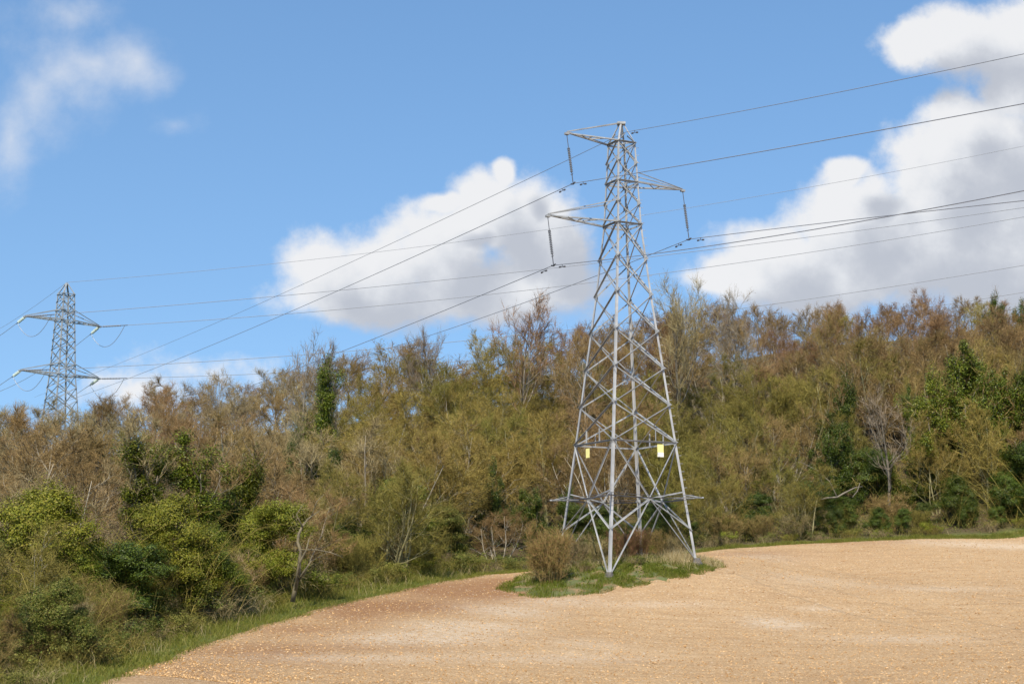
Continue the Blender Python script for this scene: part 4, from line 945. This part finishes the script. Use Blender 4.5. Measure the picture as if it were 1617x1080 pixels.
# left-hand bramble slope that runs down to the bottom border of the photo
for _ in range(60):
    px = g.uniform(-70, 250); Y = g.uniform(44, 70); x, y = at(px, Y)
    if edge_dist(np.array([x]), np.array([y]))[0] < 5.2: continue
    kd = ('bramble', 'dome', 'dome', 'bramble', 'bramble', 'shrub')[int(g.integers(6))]
    plant(kd, x, y, g.uniform(.9, 1.8) if kd == 'bramble' else g.uniform(1.8, 2.8), look={'bramble': 'green', 'dome': 'mid'}.get(kd, 'straw'), where='slope', twig=['tan', 'olive', 'olive'][int(g.integers(3))], leaf=['bramble', 'yellow', 'bramble', 'yellow'][int(g.integers(4))], wide=g.uniform(.9, 1.4))
# -- the grass patch under the tall pylon
ISL = [(810, 932), (840, 942), (880, 942), (930, 937), (985, 926), (1040, 916), (1095, 904), (1128, 896), (1112, 886), (1085, 877), (1040, 874), (985, 876), (930, 882), (880, 894), (835, 912)]
IP = np.array([hit(*p, 70, 91)[:2] for p in ISL]); IC = IP.mean(0)
ang = np.linspace(0, 2 * math.pi, 97)[:-1]; th = np.arctan2(IP[:, 1] - IC[1], IP[:, 0] - IC[0]); rr = np.hypot(IP[:, 0] - IC[0], IP[:, 1] - IC[1]); so_ = np.argsort(th)
rad_i = np.interp(ang, np.concatenate([th[so_] - 2 * math.pi, th[so_], th[so_] + 2 * math.pi]) % (1e9) if False else np.concatenate([th[so_] - 2 * math.pi, th[so_], th[so_] + 2 * math.pi]), np.tile(rr[so_], 3))
rad_i *= 1 + np.array([mnoise.noise((math.cos(a) * 3, math.sin(a) * 3, 1)) * .10 + mnoise.noise((math.cos(a) * 9, math.sin(a) * 9, 2)) * .10 for a in ang])
fr = np.linspace(0, 1.04, 22)[:, None]; IX = IC[0] + np.cos(ang)[None] * rad_i[None] * fr; IY = IC[1] + np.sin(ang)[None] * rad_i[None] * fr
IZ = H(IX, IY) + .30 * (1 - fr ** 4) - .10 * (fr > 1.0) + np.array([mnoise.noise((x * 1.5, y * 1.5, 7)) for x, y in zip(IX.ravel(), IY.ravel())]).reshape(IX.shape) * .22 * (1 - fr)
mb = MB(); n = len(ang); ii = np.arange(22 * n).reshape(22, n); q = np.stack([ii[:-1], ii[1:], np.roll(ii, -1, 1)[1:], np.roll(ii, -1, 1)[:-1]], -1).reshape(-1, 4)
mb.add(np.stack([IX, IY, IZ], -1).reshape(-1, 3), q)
m, nt, b = new_mat('grassy_bank'); gg = nt.nodes.new('ShaderNodeNewGeometry')
c = ramp(nt, [(.3, (.28, .17, .08)), (.43, (.17, .12, .055)), (.54, (.09, .10, .032)), (.75, (.10, .125, .035))], noise_t(nt, gg.outputs['Position'], 1.6, 6, .65)); nt.links.new(c.outputs[0], b.inputs['Base Color']); b.inputs['Roughness'].default_value = .95
tag(link('grass_bank', mb.mesh('grass_bank', True), m), kind='structure')
def isl_z(x, y):
    a = np.arctan2(y - IC[1], x - IC[0]) % (2 * math.pi); f = np.hypot(x - IC[0], y - IC[1]) / np.interp(a, np.append(ang, 2 * math.pi), np.append(rad_i, rad_i[0])); return H(x, y) + .30 * np.clip(1 - f ** 4, 0, 1)
M['grass'] = island_mat('green_grass_blades', [(.06, .085, .016), (.105, .135, .024), (.16, .18, .036), (.24, .20, .08)], .6, .3, 0, 0, .45)
M['grass_dull'] = island_mat('verge_grass_blades', [(.09, .11, .025), (.14, .16, .035), (.21, .20, .055), (.30, .25, .12)], .6, .3, 0, 0, .5)
M['straw'] = island_mat('dry_straw', [(.30, .24, .13), (.42, .34, .19), (.52, .44, .28)], .7, .2, 0, 0, .3)
def blades(mb, x, y, z, h, w, g, lean=.45):
    n = len(x); a = g.uniform(0, 6.28, n); P = np.stack([x, y, z - .03], -1); s = np.stack([np.cos(a), np.sin(a), np.zeros(n)], -1) * (w / 2)[:, None]
    dirn = unit(n, g); dirn[:, 2] = 0; mid = P + np.stack([dirn[:, 0] * h * lean * .3, dirn[:, 1] * h * lean * .3, h * .6], -1); tip = P + np.stack([dirn[:, 0] * h * lean, dirn[:, 1] * h * lean, h], -1)
    v = np.stack([P - s, P + s, mid + s * .7, mid - s * .7, tip], 1).reshape(-1, 3); i = np.arange(n)[:, None] * 5
    mb.add(v, i + [0, 1, 2, 3]); mb.f.append((i + [3, 2, 4]) + mb.n - n * 5)
def isl_pts(n, g, f0=0, f1=1.0, a0=0, a1=6.283):
    a = g.uniform(a0, a1, n); f = np.sqrt(g.uniform(f0 ** 2, f1 ** 2, n)); r = np.interp(a % (2 * math.pi), np.append(ang, 2 * math.pi), np.append(rad_i, rad_i[0])) * f
    x, y = IC[0] + np.cos(a) * r, IC[1] + np.sin(a) * r; return x, y, isl_z(x, y)
gq = np.random.default_rng(77)
def clumpy(x, y, sc, th):
    return np.array([mnoise.noise((a * sc, b2 * sc, 11)) for a, b2 in zip(x, y)]) > th
x, y, z = isl_pts(60000, gq, 0, 1.07); k = clumpy(x, y, 1.1, -.16); x, y, z = x[k], y[k], z[k]
mb = MB(); blades(mb, x, y, z, gq.uniform(.06, .30, len(x)) * (.6 + 1.1 * np.clip([mnoise.noise((a * .7, b2 * .7, 4)) + .3 for a, b2 in zip(x, y)], 0, 1)), gq.uniform(.012, .028, len(x)), gq, .9)
wx, wy, wz = isl_pts(7000, gq, 0, 1.04); kw_ = clumpy(wx, wy, 1.4, .08); leaves(mb, np.stack([wx, wy, wz + gq.uniform(.03, .28, len(wx))], -1)[kw_], (lambda q: q / np.linalg.norm(q, axis=1)[:, None])(unit(int(kw_.sum()), gq) + [0, 0, .9]), gq.uniform(.05, .13, int(kw_.sum())), gq)
tag(mb.build('grass', M['grass']), kind='stuff')
x, y, z = isl_pts(4500, gq, .05, .9, -.5, 3.6); mb = MB(); blades(mb, x, y, z, gq.uniform(.15, .6, len(x)), gq.uniform(.007, .013, len(x)), gq, .9); 
c0 = FOOT['right'] + DIRS['left'] * 1.0; xx = c0[0] + gq.normal(size=700) * .4; yy = c0[1] + gq.normal(size=700) * .4; blades(mb, xx, yy, isl_z(xx, yy), gq.uniform(.3, 1.0, 700), np.full(700, .014), gq, .4)
c0 = FOOT['right'] + np.array([.5, 1.2, 0]); xx = c0[0] + gq.normal(size=900) * .5; yy = c0[1] + gq.normal(size=900) * .4; blades(mb, xx, yy, isl_z(xx, yy), gq.uniform(.15, .6, 900), np.full(900, .016), gq, .6)
tag(mb.build('dry_grass', M['straw']), kind='stuff')
def bank_plant(kind, px, py, Y, top, **kw):
    x, y = at(px, Y); zz = float(isl_z(np.array([x]), np.array([y]))[0]); kw.setdefault('wide', 1.0)
    return plant(kind, x, y, float(unproj(px, top, Y)[2]) - zz, zoff=zz - float(H(x, y)) - .05, **kw)
bank_plant('thicket', 868, 905, 82.2, 812, twig='brown', leaf='olive', var=0, wide=.72, label='dense brown many-stemmed bush at the left end of the pylon grass patch', group='shrubs on the pylon grass patch')
bank_plant('shrub', 905, 890, 86.5, 835, twig='tan', leaf='olive', var=1, wide=.9, label='straw-coloured shrub behind the dense brown bush, inside the pylon base', group='shrubs on the pylon grass patch')
bank_plant('shrub', 985, 880, 87.5, 818, twig='red', leaf='olive', var=2, wide=.9, label='reddish stemmed shrub in the middle of the pylon base', group='shrubs on the pylon grass patch')
bank_plant('shrub', 1012, 880, 88.5, 828, twig='red', leaf='olive', var=0, wide=.8, label='second reddish shrub, just right of the one in the middle of the pylon base', group='shrubs on the pylon grass patch')
bank_plant('shrub', 1045, 880, 87.5, 830, twig='brown', leaf='olive', var=1, wide=.8, label='brown shrub next to the right leg of the tall pylon', group='shrubs on the pylon grass patch')
bank_plant('shrub', 1066, 885, 86.3, 842, twig='tan', leaf='olive', var=0, wide=.9, label='pale straw shrub right against the right leg of the tall pylon', group='shrubs on the pylon grass patch')
bank_plant('bramble', 1000, 900, 84.5, 872, twig='brown', leaf='bramble', var=1, wide=.9, label='low bramble tangle to the right of the near leg of the tall pylon', group='shrubs on the pylon grass patch')
bank_plant('bramble', 925, 905, 84.5, 880, twig='tan', leaf='bramble', var=2, wide=.9, label='low bramble tangle to the left of the near leg of the tall pylon', group='shrubs on the pylon grass patch')
bank_plant('shrub', 945, 885, 88, 838, twig='tan', leaf='olive', var=2, wide=.9, label='straw-coloured shrub right behind the near leg of the tall pylon', group='shrubs on the pylon grass patch')
# -- grass verge along the field edge
n = 70000; k = gq.integers(E_in[0], E_in[-1], n); wv = np.where(EDG[k, 1] < 90, 3.0, 1.1); off = gq.uniform(-.12, 1, n) ** 1 * wv; p = EDG[k] + EDN[k] * off[:, None] + gq.normal(size=(n, 2)) * .12
mb = MB(); hh = gq.uniform(.05, .26, n) * (1 + .8 * np.clip(off - .8, 0, 2)) * np.array([.55 + .9 * max(0, mnoise.noise((a * .9, b2 * .9, 3)) + .45) for a, b2 in p]); blades(mb, p[:, 0], p[:, 1], H(p[:, 0], p[:, 1]), hh, gq.uniform(.014, .028, n), gq, .95)
tag(mb.build('verge_grass', M['grass_dull']), kind='stuff')
n = 4200; k = gq.integers(E_in[0], E_in[-1], n); off = gq.uniform(.5, 4.2, n); p = EDG[k] + EDN[k] * off[:, None]; kk = clumpy(p[:, 0], p[:, 1], .5, 0.0) & ((p[:, 1] < 92) | (gq.uniform(size=len(p)) < .25)); p = p[kk]
mb = MB(); blades(mb, p[:, 0], p[:, 1], H(p[:, 0], p[:, 1]), gq.uniform(.25, .9, len(p)), gq.uniform(.009, .016, len(p)), gq, 1.1); tag(mb.build('dry_stalks', M['straw']), kind='stuff')
# undergrowth on the woodland floor: leafy ground cover between the trunks
n = 60000; k = gq.integers(E_in[0], E_in[-1], n); off = gq.uniform(2.2, 12, n); p = EDG[k] + EDN[k] * off[:, None] + gq.normal(size=(n, 2)) * .5; kk = clumpy(p[:, 0], p[:, 1], .35, -.1); p = p[kk]; hz = np.abs(gq.normal(size=len(p))) * .35
mb = MB(); leaves(mb, np.stack([p[:, 0], p[:, 1], H(p[:, 0], p[:, 1]) + hz], -1), (lambda q: q / np.linalg.norm(q, axis=1)[:, None])(unit(len(p), gq) + [0, 0, .8]), gq.uniform(.06, .14, len(p)), gq); tag(mb.build('undergrowth', LF['bramble']), kind='stuff')
# -- stones and clods on the tilled soil
def lumps(name, n, smin, smax, mat, seed):
    g = np.random.default_rng(seed); px = g.uniform(120, 1640, n); Y = 50 + 60 * g.uniform(0, 1, n) ** 1.6; dx = (px - CX) / F_PX; x = dx * Y; y = Y
    d = edge_dist(x, y); k = d < -.3; x, y = x[k], y[k]; n = len(x); z = H(x, y) + .03
    s = smin * (smax / smin) ** (g.uniform(0, 1, n) ** 2.2)
    O = np.array([[1, 0, 0], [0, 1, 0], [-1, 0, 0], [0, -1, 0], [0, 0, .75], [0, 0, -.5]], float); V = O[None] * g.uniform(.55, 1.3, (n, 6, 1)); a = g.uniform(0, 6.28, n); ca, sa = np.cos(a), np.sin(a)
    X = V[..., 0] * ca[:, None] - V[..., 1] * sa[:, None]; Yv = V[..., 0] * sa[:, None] + V[..., 1] * ca[:, None]
    v = np.stack([X, Yv, V[..., 2]], -1) * s[:, None, None] + np.stack([x, y, z], -1)[:, None, :]
    F = np.array([[0, 1, 4], [1, 2, 4], [2, 3, 4], [3, 0, 4], [1, 0, 5], [2, 1, 5], [3, 2, 5], [0, 3, 5]]); mb = MB(); mb.add(v.reshape(-1, 3), (np.arange(n)[:, None, None] * 6 + F[None]).reshape(-1, 3))
    tag(mb.build(name, mat), kind='stuff')
M['flint'] = island_mat('pale_flint', [(.44, .31, .18), (.55, .42, .27), (.66, .54, .38)], .8, 0, 0, 0)
M['clod'] = island_mat('soil_clods', [(.32, .19, .09), (.48, .31, .165), (.60, .42, .25)], .95, 0, 0, 0)
lumps('field_stones', 11000, .010, .036, M['flint'], 3); lumps('soil_clods', 70000, .015, .055, M['clod'], 4)

# ------------------------------------------------------------------ a label of its own for every plant
def word(p):
    k, c = p['kind'], p['look']
    cw = {'russet': 'russet', 'brown': 'brown', 'grey': 'grey', 'purple': 'purple-brown', 'tan': 'straw-brown', 'ochre': 'ochre-green', 'olive': 'olive-green', 'green': 'leafy green', 'straw': 'twiggy', 'dark': 'dark green', 'ivy': 'mid green', 'mid': 'yellow-green'}.get(c, '')
    return cw + ' ' + {'bare': 'bare tree', 'open': 'bare tree', 'bushy': 'bushy tree', 'budding': 'budding tree', 'shrub': 'shrub', 'bramble': 'bramble', 'dome': 'leafy bush'}[k]
ORDN = lambda n: {1: 'first', 2: 'second', 3: 'third', 4: 'fourth', 5: 'fifth', 6: 'sixth', 7: 'seventh', 8: 'eighth', 9: 'ninth', 10: 'tenth', 11: 'eleventh', 12: 'twelfth'}.get(n, f'{n}th')
def zone(p):
    px = px_of(p['x'], p['y'])
    for lim, s in ((170, 'below the distant pylon'), (430, 'behind the ivy spires'), (700, 'under the crossing wires'), (890, 'left of the tall pylon'), (1100, 'behind the tall pylon'), (1400, 'right of the tall pylon')):
        if px < lim: return s
    return 'near the right border'
def zone2(p):
    px = px_of(p['x'], p['y'])
    for lim, s in ((200, 'at the verge, bottom left corner'), (470, 'at the verge before the leaning trunk'), (820, 'at the verge past the leaning trunk'), (1120, 'along the field edge behind the pylon')):
        if px < lim: return s
    return 'along the field edge right of the pylon'
groups = {}
for p in PLANTS:
    if p['label']: p['o']['label'] = p['label']; continue
    if p['where'] in ('verge', 'slope'): p['wh'] = zone2(p) if p['where'] == 'verge' else 'on the bramble slope, bottom left'
    else: p['wh'] = p['where'] + ' ' + zone(p)
    groups.setdefault((word(p), p['wh']), []).append(p)
for (wd, wh), L in groups.items():
    L.sort(key=lambda p: px_of(p['x'], p['y']))
    for i, p in enumerate(L):
        p['o']['label'] = f'{wd} {wh}' if len(L) == 1 else f'{wd} {wh}, {ORDN(i + 1)} from the left'
print('plants', len(PLANTS), {k: sum(p['kind'] == k for p in PLANTS) for k in PROTO})
